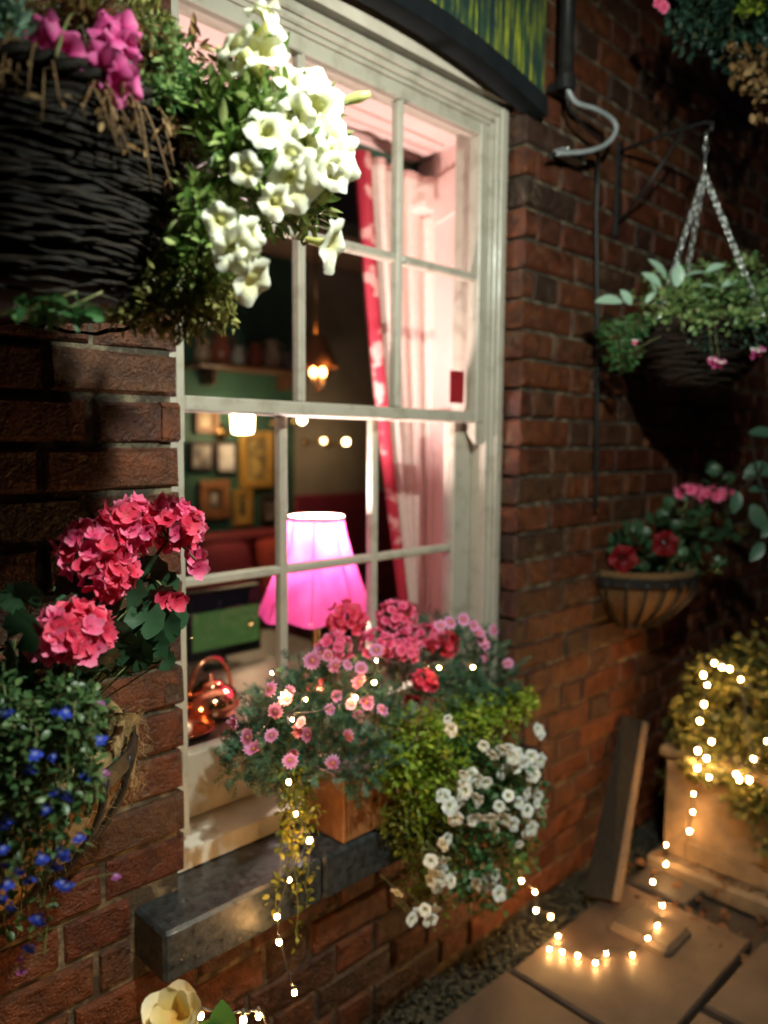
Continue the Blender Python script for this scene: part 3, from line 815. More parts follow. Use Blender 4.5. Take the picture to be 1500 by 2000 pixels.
# ---- shelf with jugs high on the green wall
a = at(372, 706, YB - 0.1); d = at(585, 706, YB - 0.1); zs = a[2]
t = thing('wall_shelf', ((a[0] + d[0]) / 2, YB, zs), 'dark wooden shelf high on the green wall', 'shelf')
m = MB(); m.box((a[0], YB - 0.2, zs - 0.03), (d[0], YB - 0.002, zs), 0.004); m.build('board', M_BROWN, t)
for f in (0.15, 0.85):
    x = a[0] + (d[0] - a[0]) * f; m = MB(); m.box((x, YB - 0.15, zs - 0.13), (x + 0.025, YB - 0.003, zs - 0.031), 0.004); m.build('bracket', M_BROWN, t)
jc = [(0.50, 0.32, 0.2), (0.35, 0.09, 0.05), (0.55, 0.5, 0.42), (0.40, 0.12, 0.07), (0.5, 0.45, 0.35), (0.2, 0.25, 0.3)]
jn = ['brown jug', 'dark red jug', 'cream jug', 'red brown jug', 'pale stoneware jug', 'blue grey jug']
jp = ['at the left end of', 'second from the left on', 'left of the middle of', 'right of the middle of', 'second from the right on', 'at the right end of']
for k in range(6):
    x = a[0] + (d[0] - a[0]) * (0.1 + 0.155 * k); s = 1.0 + 0.25 * math.sin(k * 2.1)
    tj = thing('jug', (x, YB - 0.1, zs), jn[k] + ' ' + jp[k] + ' the high wall shelf', 'jug', 'jugs on the wall shelf')
    m = MB(); m.lathe([(0.0, 0), (0.04 * s, 0), (0.055 * s, 0.03 * s), (0.05 * s, 0.08 * s), (0.032 * s, 0.115 * s), (0.04 * s, 0.15 * s), (0.035 * s, 0.15 * s), (0.028 * s, 0.115 * s)], (x, YB - 0.1, zs), 20)
    m.build('body', mat('jug_glaze_%d' % k, jc[k], None, 0.25, 15), tj, True)
    m = MB(); m.tube([(x + 0.035 * s, YB - 0.1, zs + .14 * s), (x + 0.075 * s, YB - 0.1, zs + .13 * s), (x + 0.08 * s, YB - 0.1, zs + .08 * s), (x + 0.052 * s, YB - 0.1, zs + .05 * s)], 0.006, 6); m.build('handle', MATS['jug_glaze_%d' % k], tj, True)

# ---- screen on a pub table, red bench
c = at(438, 1215, 0.95)
TZ = 0.66
t = thing('pub_table', (c[0], 1.02, 0), 'dark wooden pub table under the small screen', 'table')
m = MB(); m.box((c[0] - 0.45, 0.72, TZ - 0.03), (c[0] + 0.45, 1.32, TZ), 0.006); m.build('table_top', M_BROWN, t)
for sx in (-.4, .4):
    for y in (0.78, 1.26):
        m = MB(); m.box((c[0] + sx - .025, y - .025, 0.001), (c[0] + sx + .025, y + .025, TZ - 0.031), 0.004); m.build('leg', M_BROWN, t)
t = thing('screen', (c[0], 0.95, TZ), 'black framed screen showing a green pitch beside the lamp', 'screen')
a = at(368, 1215, 0.95); d = at(512, 1215, 0.95)
zt = at(440, 1150, 0.95)[2]; zb = at(440, 1283, 0.95)[2]
x0, x1 = a[0], d[0]
m = MB(); m.box((x0, 0.95, zb), (x1, 0.985, zt), 0.006); m.build('housing', mat('black_plastic', (0.01, 0.01, 0.012), None, 0.4), t)
fw_ = (x1 - x0) * 0.05; fh = zt - zb
m = MB(); m.box((x0 + fw_, 0.947, zb + fh * .16), (x1 - fw_, 0.951, zt - fh * .30))
M_PITCH = bpy.data.materials.new('pitch_picture'); nt, N, L, P = nodes_of(M_PITCH)
cl = ramp(N, noise(N, L, 14, 3, 0.5, None, (1, 1, 4)), L, [(0.35, (0.10, 0.20, 0.05)), (0.65, (0.14, 0.27, 0.07))]); L.new(cl, P.inputs['Emission Color']); P.inputs['Emission Strength'].default_value = 0.42; P.inputs['Base Color'].default_value = (0, 0, 0, 1)
sc = m.build('picture_area', M_PITCH, t)
m = MB(); m.box((x0 + fw_, 0.947, zt - fh * .28), (x1 - fw_, 0.951, zt - fh * .06)); m.build('banner', mat('navy_banner', (0.006, 0.008, 0.014), None, 0.7, spec=0.1), t)
cxs, czs = x0 + (x1 - x0) * .83, zb + fh * .42
m = MB(); m.lathe([(0.0, 0), (0.012, 0), (0.012, 0.002), (0, 0.002)], (0, 0, 0), 16); m.v = [(x + cxs, 0.9455 - z_ * .5, y_ + czs) for x, y_, z_ in m.v]
m.build('badge', mat('badge_black', (0.01, 0.015, 0.012), None, 0.6), sc)
m = MB(); m.tube([((x0 + x1) / 2, 0.975, zb + .02), ((x0 + x1) / 2, 0.975, TZ + .01)], 0.012, 10); m.lathe([(0, 0), (.07, 0), (.065, .008), (0, .012)], ((x0 + x1) / 2, 0.975, TZ), 20); m.build('stand', MATS['black_plastic'], t, True)
b0 = at(360, 1075, 2.55); b1 = at(600, 1075, 2.55)
t = thing('bench', ((b0[0] + b1[0]) / 2, 2.7, 0), 'dark red upholstered bench along the far wall', 'bench')
M_REDCLOTH = mat('red_upholstery', (0.22, 0.012, 0.02), (0.14, 0.008, 0.014), 0.75, 40, 0.2)
zz = at(450, 1040, 2.85)[2]
m = MB(); m.box((b0[0] - .6, 2.80, 0.45), (b1[0] + .5, 2.96, zz), 0.03); m.build('backrest', M_REDCLOTH, t)
m = MB(); m.box((b0[0] - .6, 2.35, 0.34), (b1[0] + .5, 2.80, 0.47), 0.03); m.build('seat', M_REDCLOTH, t)
m = MB(); m.box((b0[0] - .6, 2.42, 0.001), (b1[0] + .5, 2.90, 0.339), 0.01); m.build('plinth', M_BROWN, t)
for k, px in enumerate((440, 545)):
    q = at(px, 1050, 2.75)
    t = thing('cushion', (q[0], 2.72, 0.47), ('orange red cushion on the bench near the lamp' if k else 'dull red cushion on the bench under the brown picture'), 'cushion', 'cushions on the red bench')
    m = MB(); n = 10; vs = []
    for i in range(n + 1):
        for j in range(n + 1):
            u, v = i / n * 2 - 1, j / n * 2 - 1; th = 0.05 * (1 - u ** 4) * (1 - v ** 4) + 0.002
            vs.append((q[0] + u * 0.18 * (1 - .08 * v * v), 2.72 - th + v * 0.05, 0.64 + v * .17 * (1 - .08 * u * u)))
    back = [(x, 2 * 2.72 + 0.1 * ((z - .64) / .17) - y, z) for x, y, z in vs]
    fs = [[i * (n + 1) + j, (i + 1) * (n + 1) + j, (i + 1) * (n + 1) + j + 1, i * (n + 1) + j + 1] for i in range(n) for j in range(n)]
    m.add(vs, fs); m.add(back, [f[::-1] for f in fs]); m.build('cover', mat('cushion_%d' % k, (0.55, 0.06, 0.03) if k else (0.28, 0.02, 0.03), None, 0.8, 30), t, True)

# ---- copper kettle on the window board
M_COPPER = mat('copper', (0.86, 0.40, 0.24), (0.70, 0.28, 0.15), 0.16, 30, 0.1, 0.001, metal=1.0, rough_var=0.06)
kx, ky = 0.905, 0.30
KS = 0.8
t = thing('copper_kettle', (kx, ky, 0.793), 'round copper kettle with looped handle on the window board', 'kettle')
m = MB(); m.lathe([(0, 0.0), (0.060, 0.0), (0.076, 0.016), (0.080, 0.042), (0.068, 0.068), (0.040, 0.086), (0.034, 0.088)], (kx, ky, 0.793), 36); m.build('body', M_COPPER, t, True)
m = MB(); m.lathe([(0.036, 0.087), (0.034, 0.094), (0.012, 0.102), (0.006, 0.106), (0.009, 0.114), (0.0, 0.119)], (kx, ky, 0.793), 24); m.build('lid', M_COPPER, t, True)
m = MB(); m.tube([(kx - .066, ky, .830), (kx - .095, ky - .004, .843), (kx - .112, ky - .006, .870), (kx - .128, ky - .006, .878)], [0.016, 0.012, 0.009, 0.008], 12); m.build('spout', M_COPPER, t, True)
m = MB(); m.tube([(kx + .066 * math.cos(w), ky, .860 + .095 * math.sin(w)) for w in np.linspace(-0.05, math.pi + .05, 22)], 0.0058, 10); m.build('handle', M_COPPER, t, True)
for ch in t.children: ch.data.transform(Matrix.Translation((kx, ky, .793)) @ Matrix.Scale(KS, 4) @ Matrix.Translation((-kx, -ky, -.793)))
t = thing('added_copper_dish', (0.80, 0.24, 0.793), 'copper dish added for the warm light on the window board, with glowing glint', 'dish')  # dish stands in for a warm-lit patch of the board
m = MB(); m.lathe([(0, 0.0), (0.045, 0.0), (0.066, 0.016), (0.068, 0.016), (0.047, 0.003), (0, 0.003)], (0.80, 0.24, 0.7935), 30); m.build('tray', M_COPPER, t, True)
m = MB(); m.lathe([(0, 0.004), (0.019, 0.004), (0.019, 0.018), (0.0, 0.018)], (0.80, 0.24, 0.7935), 18); m.build('bead_base', M_CERAM, t, True)
m = MB(); m.ball((0.80, 0.24, 0.823), 0.0075, 8, 8, 1.8); m.build('glint_bead', glow('glint_bead', (1.0, 0.6, 0.24), 60), t, True)  # emissive bead standing in for the bright highlight on the copper
# ================================================================== OUTDOOR FIXTURES
# ---- floodlight of the pub front, on an arm above the window, whose cool light falls on everything here
FL = np.array([0.64, -1.06, 2.17]); FT = np.array([1.45, -0.22, 1.10])
t = thing('floodlight', (FL[0], 0.0, 3.1), 'shaded floodlight on a long arm above the window', 'floodlight')
fd = unit(FT - FL)
m = MB(); m.tube([(FL[0], 0.0, 3.12), (FL[0], -0.50, 3.20), (FL[0], FL[1] - .06, 3.08), (FL[0], FL[1] - .06, 2.5), FL - fd * 0.06], 0.014, 8); m.build('arm', M_BLACK, t, True)
m = MB(); m.box((FL[0] - .05, -0.02, 3.06), (FL[0] + .05, -0.001, 3.18), 0.004); m.build('wall_plate', M_BLACK, t)
q = Vector(tuple(-fd)).to_track_quat('Z', 'Y')
m = MB(); m.lathe([(0.0, 0.06), (0.05, 0.055), (0.085, 0.012), (0.088, 0.012), (0.052, 0.062), (0.0, 0.068)], (0, 0, 0), 28)
m.v = [tuple(np.array(q @ Vector(p)) + FL) for p in m.v]; m.build('reflector', M_BLACK, t, True)
sd = bpy.data.lights.new('flood_beam', 'SPOT'); sd.energy = 100.0; sd.color = (0.92, 1.0, 0.86); sd.spot_size = R(132); sd.spot_blend = 0.5; sd.shadow_soft_size = 0.022
so = bpy.data.objects.new('flood_beam', sd); COL.objects.link(so); so.parent = t
so.location = tuple(FL + fd * 0.004 - origin(t)); so.rotation_mode = 'QUATERNION'; so.rotation_quaternion = Vector(tuple(fd)).to_track_quat('-Z', 'Y')

# ---- downpipe and cables right of the window
t = thing('downpipe', (at(1108, 60, -0.045)[0], -0.045, 2.2), 'black pipe coming down the wall right of the window', 'pipe')
px_ = at(1106, 100, -0.045)[0]
m = MB(); m.tube([(px_, -0.045, 3.25), (px_, -0.045, at(1106, 175, -0.045)[2])], 0.020, 14); m.build('pipe', M_BLACK, t, True)
z_ = at(1106, 170, -0.045)[2]
m = MB(); m.lathe([(0.0205, -0.012), (0.025, -0.010), (0.025, 0.022), (0.0205, 0.024)], (px_, -0.045, z_), 16); m.box((px_ - .012, -0.022, z_ - .005), (px_ + .012, 0.004, z_ + .015)); m.build('collar', M_BLACK, t)
def cable(name, pix, r, m_, label):
    pts = [at(x, y, Y) for x, y, Y in pix]
    # smooth through the points
    out = []
    for i in range(len(pts) - 1):
        p0, p1, p2, p3 = pts[max(i - 1, 0)], pts[i], pts[i + 1], pts[min(i + 2, len(pts) - 1)]
        for s in np.linspace(0, 1, 8, endpoint=False):
            out.append(0.5 * (2 * p1 + (p2 - p0) * s + (2 * p0 - 5 * p1 + 4 * p2 - p3) * s * s + (3 * p1 - p0 - 3 * p2 + p3) * s ** 3))
    out.append(pts[-1])
    b = MB(); b.tube(out, r, 8); o = b.build(name, m_, None, True); props(o, label, 'cable'); return o
cable('cable', [(1108, 172, -0.05), (1125, 200, -0.06), (1165, 214, -0.075), (1196, 234, -0.085), (1203, 255, -0.09), (1185, 281, -0.085), (1145, 296, -0.07), (1085, 300, -0.04)], 0.0065, M_GREYPVC, 'thick pale grey cable looping out from the pipe end')
cable('cable', [(1105, 172, -0.045), (1112, 210, -0.045), (1135, 240, -0.05), (1170, 272, -0.04), (1186, 288, -0.03)], 0.004, M_BLACK, 'thin black cable running inside the grey cable loop')
cable('cable', [(1072, 306, -0.035), (1100, 296, -0.045), (1135, 302, -0.045), (1165, 298, -0.04), (1168, 340, -0.02), (1165, 420, -0.012), (1166, 560, -0.012), (1166, 760, -0.012), (1164, 1000, -0.012)], 0.0055, M_BLACK, 'black cable dropping straight down the wall below the loop')
c = at(1120, 303, -0.03)
t = thing('cable_clamp', c, 'small metal clamp plate holding the cable loop', 'clamp')
m = MB(); m.box(c + (-.055, -.006, -.010), c + (.055, .028, .006), 0.003); m.build('plate', M_GREYPVC, t)
for s in (-.04, .04):
    m = MB(); m.ball(c + (s, -.008, 0.004), 0.006, 8, 6); m.build('bolt', M_CHAIN, t, True)

# ---- leaf and flower templates -------------------------------------------------------
def grid_leaf(shape, L_=1.0, W=0.4, n=5, fold=0.25, droop=0.25):
    """blade along +x in the xy plane, +z upper side; shape(t) = half width 0..1"""
    vs, fs = [], []
    for i in range(n + 1):
        t = i / n; w = W * shape(t) * 0.5; x = L_ * t; z = -droop * t * t * L_
        vs += [(x, -w, z + fold * w), (x, 0, z), (x, w, z + fold * w)]
    for i in range(n):
        a = 3 * i
        fs += [[a, a + 3, a + 4, a + 1], [a + 1, a + 4, a + 5, a + 2]]
    return np.array(vs), fs
lance = grid_leaf(lambda t: math.sin(math.pi * min(1, t * .92 + .06)) ** .9, 1, .34, 4)
oval = grid_leaf(lambda t: math.sin(math.pi * min(1, t * .94 + .05)) ** .7, 1, .62, 4)
bigoval = grid_leaf(lambda t: math.sin(math.pi * min(1, t * .95 + .04)) ** .75, 1, .55, 7)
def scallop(n=18, lobes=9):
    vs = [(0.45, 0, -0.06)]; fs = []
    for ring, rr in enumerate((0.55, 1.0)):
        for k in range(n + 1):
            w = -math.pi * .93 + 2 * math.pi * .93 * k / n
            r = 0.5 * rr * (1 + 0.07 * math.cos(lobes * w) * (rr > .9))
            vs.append((0.45 + r * math.cos(w), r * math.sin(w), 0.07 * rr * rr + 0.05 * math.sin(lobes * w) * (rr > .9)))
    for k in range(n):
        fs.append([0, 1 + k, 2 + k]); a = 1 + k; b = 1 + n + 1 + k
        fs.append([a, b, b + 1, a + 1])
    return np.array(vs), fs
scal = scallop()
def feather():
    vs, fs = [], []
    def finger(p0, ang, ln, w):
        d = np.array([math.cos(ang), math.sin(ang), 0]); s_ = np.array([-d[1], d[0], 0]) * w; b = len(vs)
        vs.extend([p0 - s_ * .6, p0 + s_ * .6, p0 + d * ln * .6 + s_, p0 + d * ln * .6 - s_, p0 + d * ln + (0, 0, .05)])
        fs.extend([[b, b + 3, b + 2, b + 1], [b + 3, b + 4, b + 2]])
    finger(np.array([0, 0, 0.]), 0, 1.0, 0.045)
    for x, l in ((.25, .42), (.5, .45), (.72, .32)):
        for s_ in (-1, 1): finger(np.array([x, 0, 0.]), s_ * .75, l, 0.04)
    return np.array(vs, float), fs
feath = feather()
ivyl = (np.array([(0, 0, 0), (.15, -.42, .05), (.45, -.28, 0), (.62, -.52, .06), (.68, -.2, 0), (1.05, 0, -.08), (.68, .2, 0), (.62, .52, .06), (.45, .28, 0), (.15, .42, .05), (.4, 0, -.03)], float),
        [[10, 0, 1], [10, 1, 2], [10, 2, 3], [10, 3, 4], [10, 4, 5], [10, 5, 6], [10, 6, 7], [10, 7, 8], [10, 8, 9], [10, 9, 0]])

def frames(dirs, ups=None):
    d = dirs / (np.linalg.norm(dirs, axis=1, keepdims=True) + 1e-9)
    if ups is None: ups = rng.normal(size=d.shape) * 0.55 + np.array([0, 0, 1.0])
    s_ = np.cross(ups, d); s_ /= (np.linalg.norm(s_, axis=1, keepdims=True) + 1e-9)
    u = np.cross(d, s_)
    return np.stack([d, s_, u], axis=2)             # columns: local x, y, z

def scatter(name, tpl, pos, dirs, size, mtl, parent, tint=None, smooth=True, ups=None, kind='stuff', label=None):
    pos = np.asarray(pos, float); n = len(pos)
    F = frames(np.asarray(dirs, float), ups)
    tv, tf = tpl
    sz = np.broadcast_to(np.asarray(size, float), (n,))
    v = np.einsum('nij,kj->nki', F, tv) * sz[:, None, None] + pos[:, None, :]
    k = len(tv)
    faces = []
    for i in range(n):
        b = i * k
        faces += [[q + b for q in f] for f in tf]
    if tint is None: tint = rng.random(n)
    me = new_mesh(name, v.reshape(-1, 3), faces, mtl, smooth, np.repeat(np.clip(tint, 0, 1), k))
    o = link(name, me, parent)
    if kind: o['kind'] = kind
    if label: o['label'] = label
    return o

def ell(c, ra, n, lo=0.35, flat=0.0):
    """points inside an ellipsoid given in camera-facing axes (right, up, forward); denser near the outside"""
    d = rng.normal(size=(n, 3)); d /= np.linalg.norm(d, axis=1, keepdims=True)
    r = (lo + (1 - lo) * rng.random(n) ** 0.6) * (1 + 0.18 * np.sin(d[:, 0] * 5 + d[:, 1] * 7 + d[:, 2] * 3 + c[0] * 40))
    B = np.stack([R0, [0, 0, 1], [math.cos(YAW), math.sin(YAW), 0]], 0)
    off = (d * r[:, None] * np.asarray(ra)) @ B
    return np.asarray(c) + off, off / (np.linalg.norm(off, axis=1, keepdims=True) + 1e-9)

def mass(clusters, jitter=0.7, upb=0.3, lo=0.35):
    P_, D_ = [], []
    for (px, py, dep, rx, ry, n) in clusters:
        c = D(px, py, dep); k = dep / FPX
        p, d = ell(c, (rx * k, ry * k, 0.5 * (rx + ry) * k), n, lo)
        P_.append(p); D_.append(d + rng.normal(size=(n, 3)) * jitter + np.array([0, 0, upb]))
    return np.concatenate(P_), np.concatenate(D_)

def stems(name, lst, r, parent, m_=None):
    b = MB()
    for p0, p1, sag in lst:
        p0, p1 = np.array(p0, float), np.array(p1, float)
        pts = [p0 + (p1 - p0) * s + np.array([0, 0, sag * math.sin(math.pi * s)]) for s in np.linspace(0, 1, 7)]
        b.tube(pts, [r * (1 - .5 * s) for s in np.linspace(0, 1, 7)], 5)
    return b.build(name, m_ or M_STEM, parent, True, kind='stuff')

def trumpet(L_=1.1, seg=30, ruff=0.10, lobe=0.10, flare=1.0):
    prof = [(0.10, -1.0), (0.14, -0.7), (0.20, -0.42), (0.30, -0.20), (0.52, -0.06), (0.78, 0.0), (1.0, 0.015)]
    vs, fs, tn = [], [], []
    for i, (r, z) in enumerate(prof):
        fl = max(0, (r - 0.3) / 0.7)
        for k in range(seg):
            w = 2 * math.pi * k / seg
            lb = 1 + lobe * fl * (abs(math.cos(2.5 * w)) ** .7 - .6)
            rr = r * lb * (flare if fl else 1)
            vs.append((rr * math.cos(w), rr * math.sin(w), z * L_ + fl * ruff * (math.sin(5 * w + .6) + .5 * math.sin(10 * w + 1.1)) - 0.12 * fl * fl))
            tn.append(min(1, max(0, r * 1.05 - .05)))
    for i in range(len(prof) - 1):
        for k in range(seg):
            fs.append([i * seg + k, i * seg + (k + 1) % seg, (i + 1) * seg + (k + 1) % seg, (i + 1) * seg + k])
    # little green calyx stays the stem's job
    return vs, fs, tn
def petals(n, L_, W, cup, notch=0.0, r0=0.06, m=4, start=0.0, twist=0.0, wob=0.0):
    vs, fs, tn = [], [], []
    for k in range(n):
        a = 2 * math.pi * k / n + start
        ca, sa = math.cos(a), math.sin(a); b = len(vs)
        f = 1 + random.uniform(-.12, .12) if wob else 1
        cz = cup * (1 + random.uniform(-wob, wob))
        for i in range(m + 1):
            t = i / m
            for j in (-1, -.35, .35, 1):
                w = W * .5 * math.sin(math.pi * (0.12 + .80 * t)) ** .6 * j
                x = r0 + L_ * f * t * (1 - notch * (abs(j) < .5) * t ** 3) * (1 - .12 * j * j * t)
                z = cz * t * t + .06 * L_ * j * j + twist * j * t + .04 * L_ * math.sin(6 * t + 3 * j + k)
                vs.append((x * ca - w * sa, x * sa + w * ca, z)); tn.append(t)
        for i in range(m):
            for j in range(3):
                q = b + 4 * i + j; fs.append([q, q + 4, q + 5, q + 1])
    return vs, fs, tn
def fmesh(name, vft, m_, s=1.0):
    v, f, t_ = vft
    return new_mesh(name, np.array(v) * s, f, m_, True, t_)
ME_PET = [fmesh('petunia_flower', trumpet(1.2, 30, .10, .16), M_WHITEPET), fmesh('petunia_flower', trumpet(1.0, 30, .16, .2, .9), M_WHITEPET), fmesh('petunia_flower', trumpet(1.5, 30, .06, .12, .75), M_WHITEPET)]
ME_PINK = [fmesh('pink_flower', trumpet(0.8, 30, .22, .2), M_PINKPET), fmesh('pink_flower', trumpet(0.6, 30, .28, .15, 1.1), M_PINKPET)]
ME_SW = [fmesh('white_flower', trumpet(0.7, 25, .08, .22), M_SMALLWHITE), fmesh('white_flower', trumpet(0.55, 25, .12, .18, 1.05), M_SMALLWHITE), fmesh('white_flower', trumpet(0.85, 25, .05, .15, .85), M_SMALLWHITE)]
ME_FLOR = [fmesh('floret', petals(5, 1, 1.05, .30, .10, .05, 4, random.random(), .12, .9), M_GERPET) for _ in range(4)]
ME_FLORP = [fmesh('floret', petals(5, 1, 1.05, .30, .10, .05, 4, random.random(), .12, .9), M_GERPINK) for _ in range(4)]
ME_FLORR = [fmesh('floret', petals(5, 1, 1.05, .30, .10, .05, 4, random.random(), .12, .9), M_REDPET) for _ in range(2)]
ME_DAISY = [fmesh('daisy', petals(13 + k, 1, .52, (-.28, .12, .5)[k], .03, .22, 3, 0, .05, .9), M_DAISY) for k in range(3)]
eb = MB(); eb.lathe([(0.30, -.02), (0.30, 0.06), (0.2, 0.14), (0.0, 0.16)], (0, 0, 0), 12)
ME_EYE = new_mesh('daisy_eye', eb.v, eb.f, M_DAISYEYE, True)
def lob():
    v1, f1, t1 = petals(3, 1, .75, -.15, 0, .05, 3, 0)
    v = []
    n = len(v1) // 3
    for k in range(3):                              # squeeze the three big lobes into the lower half
        tgt = -math.pi / 2 + (k - 1) * .85; cur_ = 2 * math.pi * k / 3; a = tgt - cur_
        for x, y, z in v1[k * n:(k + 1) * n]: v.append((x * math.cos(a) - y * math.sin(a), x * math.sin(a) + y * math.cos(a), z))
    v2, f2, t2 = petals(2, .6, .28, .25, 0, .05, 3, 0)
    n2 = len(v2) // 2
    for k in range(2):
        a = math.pi / 2 + (k - .5) * 1.0 - math.pi * k
        for x, y, z in v2[k * n2:(k + 1) * n2]: v.append((x * math.cos(a) - y * math.sin(a), x * math.sin(a) + y * math.cos(a), z))
    b = len(v1)
    return v, f1 + [[q + b for q in f] for f in f2], t1 + t2
ME_LOB = fmesh('blue_flower', lob(), M_BLUEPET)
ME_LOBM = fmesh('mauve_flower', lob(), M_MAUVEPET)

def face(d, roll=None):
    q = Vector(tuple(map(float, d))).to_track_quat('Z', 'Y')
    from mathutils import Quaternion
    return q @ Quaternion((0, 0, 1), random.uniform(0, 6.28) if roll is None else roll)

TOCAM = -np.array([math.cos(YAW), math.sin(YAW), 0.0])
RIGHT = R0; UPW = np.array([0, 0, 1.0])
def dirv(r, u, f): return unit(RIGHT * r + UPW * u + TOCAM * f)

# ---- hanging basket on a wall bracket
def basket(base, r, depth, label, chains_to, nst=30, strands=42, shrink=.5):
    c = np.array(base, float)                       # centre of the rim
    t = thing('hanging_basket', c - (0, 0, depth), label, 'hanging basket', 'hanging baskets along the wall')
    def rr(z): return r * (1 - shrink * (max(0.0, -z) / depth) ** 2.4)
    m = MB(); m.lathe([(0.0, -depth + .006)] + [(rr(-depth * k / 10) - .008, -depth * k / 10 + (0.006 if k == 10 else 0)) for k in range(10, -1, -1)], c, 40); m.build('inner_shell', mat('shell_black', (0.008, 0.006, 0.005), None, 0.9, 40) if 'shell_black' not in MATS else MATS['shell_black'], t, True)
    for s_ in range(strands):
        z0 = -depth * (s_ + .5) / strands
        n = nst * 6; pts = []
        ph = math.pi * (s_ % 2) + random.uniform(-.25, .25); zj = random.uniform(-.003, .003); w1 = random.uniform(0, 6.3)
        for k in range(n):
            w = 2 * math.pi * k / n
            pts.append(c + np.array([math.cos(w), math.sin(w), 0]) * (rr(z0) + .0022 * math.sin(nst * w / 2 * 2 / 2 + ph)) + (0, 0, z0 + zj + .0036 * math.sin(3 * w + w1) + .0022 * math.sin(7 * w + 2 * w1) + .001 * math.sin(23 * w + w1)))
        pts.append(pts[0])
        m = MB(); m.tube(pts, [depth / strands * (.50 + .16 * math.sin(i * .37 + w1) + .10 * math.sin(i * .11 + 2 * w1)) for i in range(len(pts))], 5, False); m.build('weave_strand', M_WICKER, t, True)
    b = MB()
    for j in range(3):
        pts = []
        for k in range(121):
            w = 2 * math.pi * k / 120; a = 16 * w + 2 * math.pi * j / 3
            pts.append(c + np.array([math.cos(w), math.sin(w), 0]) * (r + .006 * math.cos(a)) + (0, 0, .005 + .006 * math.sin(a)))
        b.tube(pts, .0055, 5, False)
    b.build('rim', M_WICKER, t, True)
    top = np.array(chains_to, float)
    for k in range(3):
        w = math.radians(-75 + 120 * k)
        p1 = c + np.array([math.cos(w), math.sin(w), 0]) * r; p0 = top - (0, 0, .11)
        ln = np.linalg.norm(p1 - p0); nl = int(ln / .020)
        lk = MB(); d = unit(p1 - p0); a = unit(np.cross(d, (0.3, 1, 0.2))); bb = np.cross(d, a)
        for i in range(nl):
            cc_ = p0 + d * (i + .5) * ln / nl; e = a if i % 2 else bb
            lk.tube([cc_ + d * .0125 * math.cos(x) + e * .0066 * math.sin(x) for x in np.linspace(0, 2 * math.pi, 11)], .0026, 5, False)
        lk.build('chain', M_CHAIN, t, True)
    m = MB(); m.tube([top + (0, 0, .0), top - (0, 0, .03)], .004, 6); m.tube([top - (0, 0, .03) + np.array([.012 * math.cos(x), 0, -.014 + .014 * math.sin(x)]) for x in np.linspace(0, 6.28, 14)], .0025, 5); m.tube([top - (0, 0, .055), top - (0, 0, .115)], .0035, 6); m.build('hook', M_CHAIN, t, True)
    return t
def bracket(tip, label):
    x, y, z = tip
    t = thing('basket_bracket', (x, 0, z), label, 'bracket', 'iron brackets holding the baskets')
    m = MB(); m.box((x - .012, -.008, z - .24), (x + .012, .002, z + .03), .002); m.build('back_plate', M_BLACK, t)
    m = MB(); m.tube([(x, -.008, z), (x, y * .5, z + .010), (x, y * .97, z + .012), (x, y - .016, z + .004), (x, y - .014, z - .012), (x, y, z - .012)], .0055, 8); m.build('arm', M_BLACK, t, True)
    m = MB(); m.tube([(x, -.008, z - .20), (x, y * .35, z - .12), (x, y * .75, z + .004)], .004, 8); m.build('brace', M_BLACK, t, True)

BL = np.array([0.325, -0.275, 1.730])
basket(BL, 0.18, 0.185, 'big dark wicker hanging basket nearest the viewer, full of petunias', BL + (0, 0, .56), shrink=.22)
bracket(BL + (0, 0, .56), 'black iron bracket above the petunia basket')
BRT = at(1388, 268, -0.0)                            # direction only
brc = np.array([2.13, -0.30, 0]); tipz = 2.245
BRc = np.array([2.085, -0.255, 1.715])
basket(BRc, 0.165, 0.15, 'dark round hanging basket on bright zinc chains at right', (2.085, -0.255, tipz - .012), 18, 14)
bracket((2.085, -0.255, tipz), 'slim black iron bracket holding the right hanging basket')
BT = D(1470, -160, 1.95)
basket(BT, 0.19, 0.16, 'high hanging basket at top right with withered trailing plants', BT + (0, 0, .5), 14, 10)
t = thing('basket_bracket', (BT[0], 0, BT[2] + .5), 'long bracket arm carrying the topmost basket', 'bracket', 'iron brackets holding the baskets')
m = MB(); m.tube([(BT[0], 0, BT[2] + .51), (BT[0], BT[1], BT[2] + .512)], .008, 8); m.build('arm', M_BLACK, t, True)

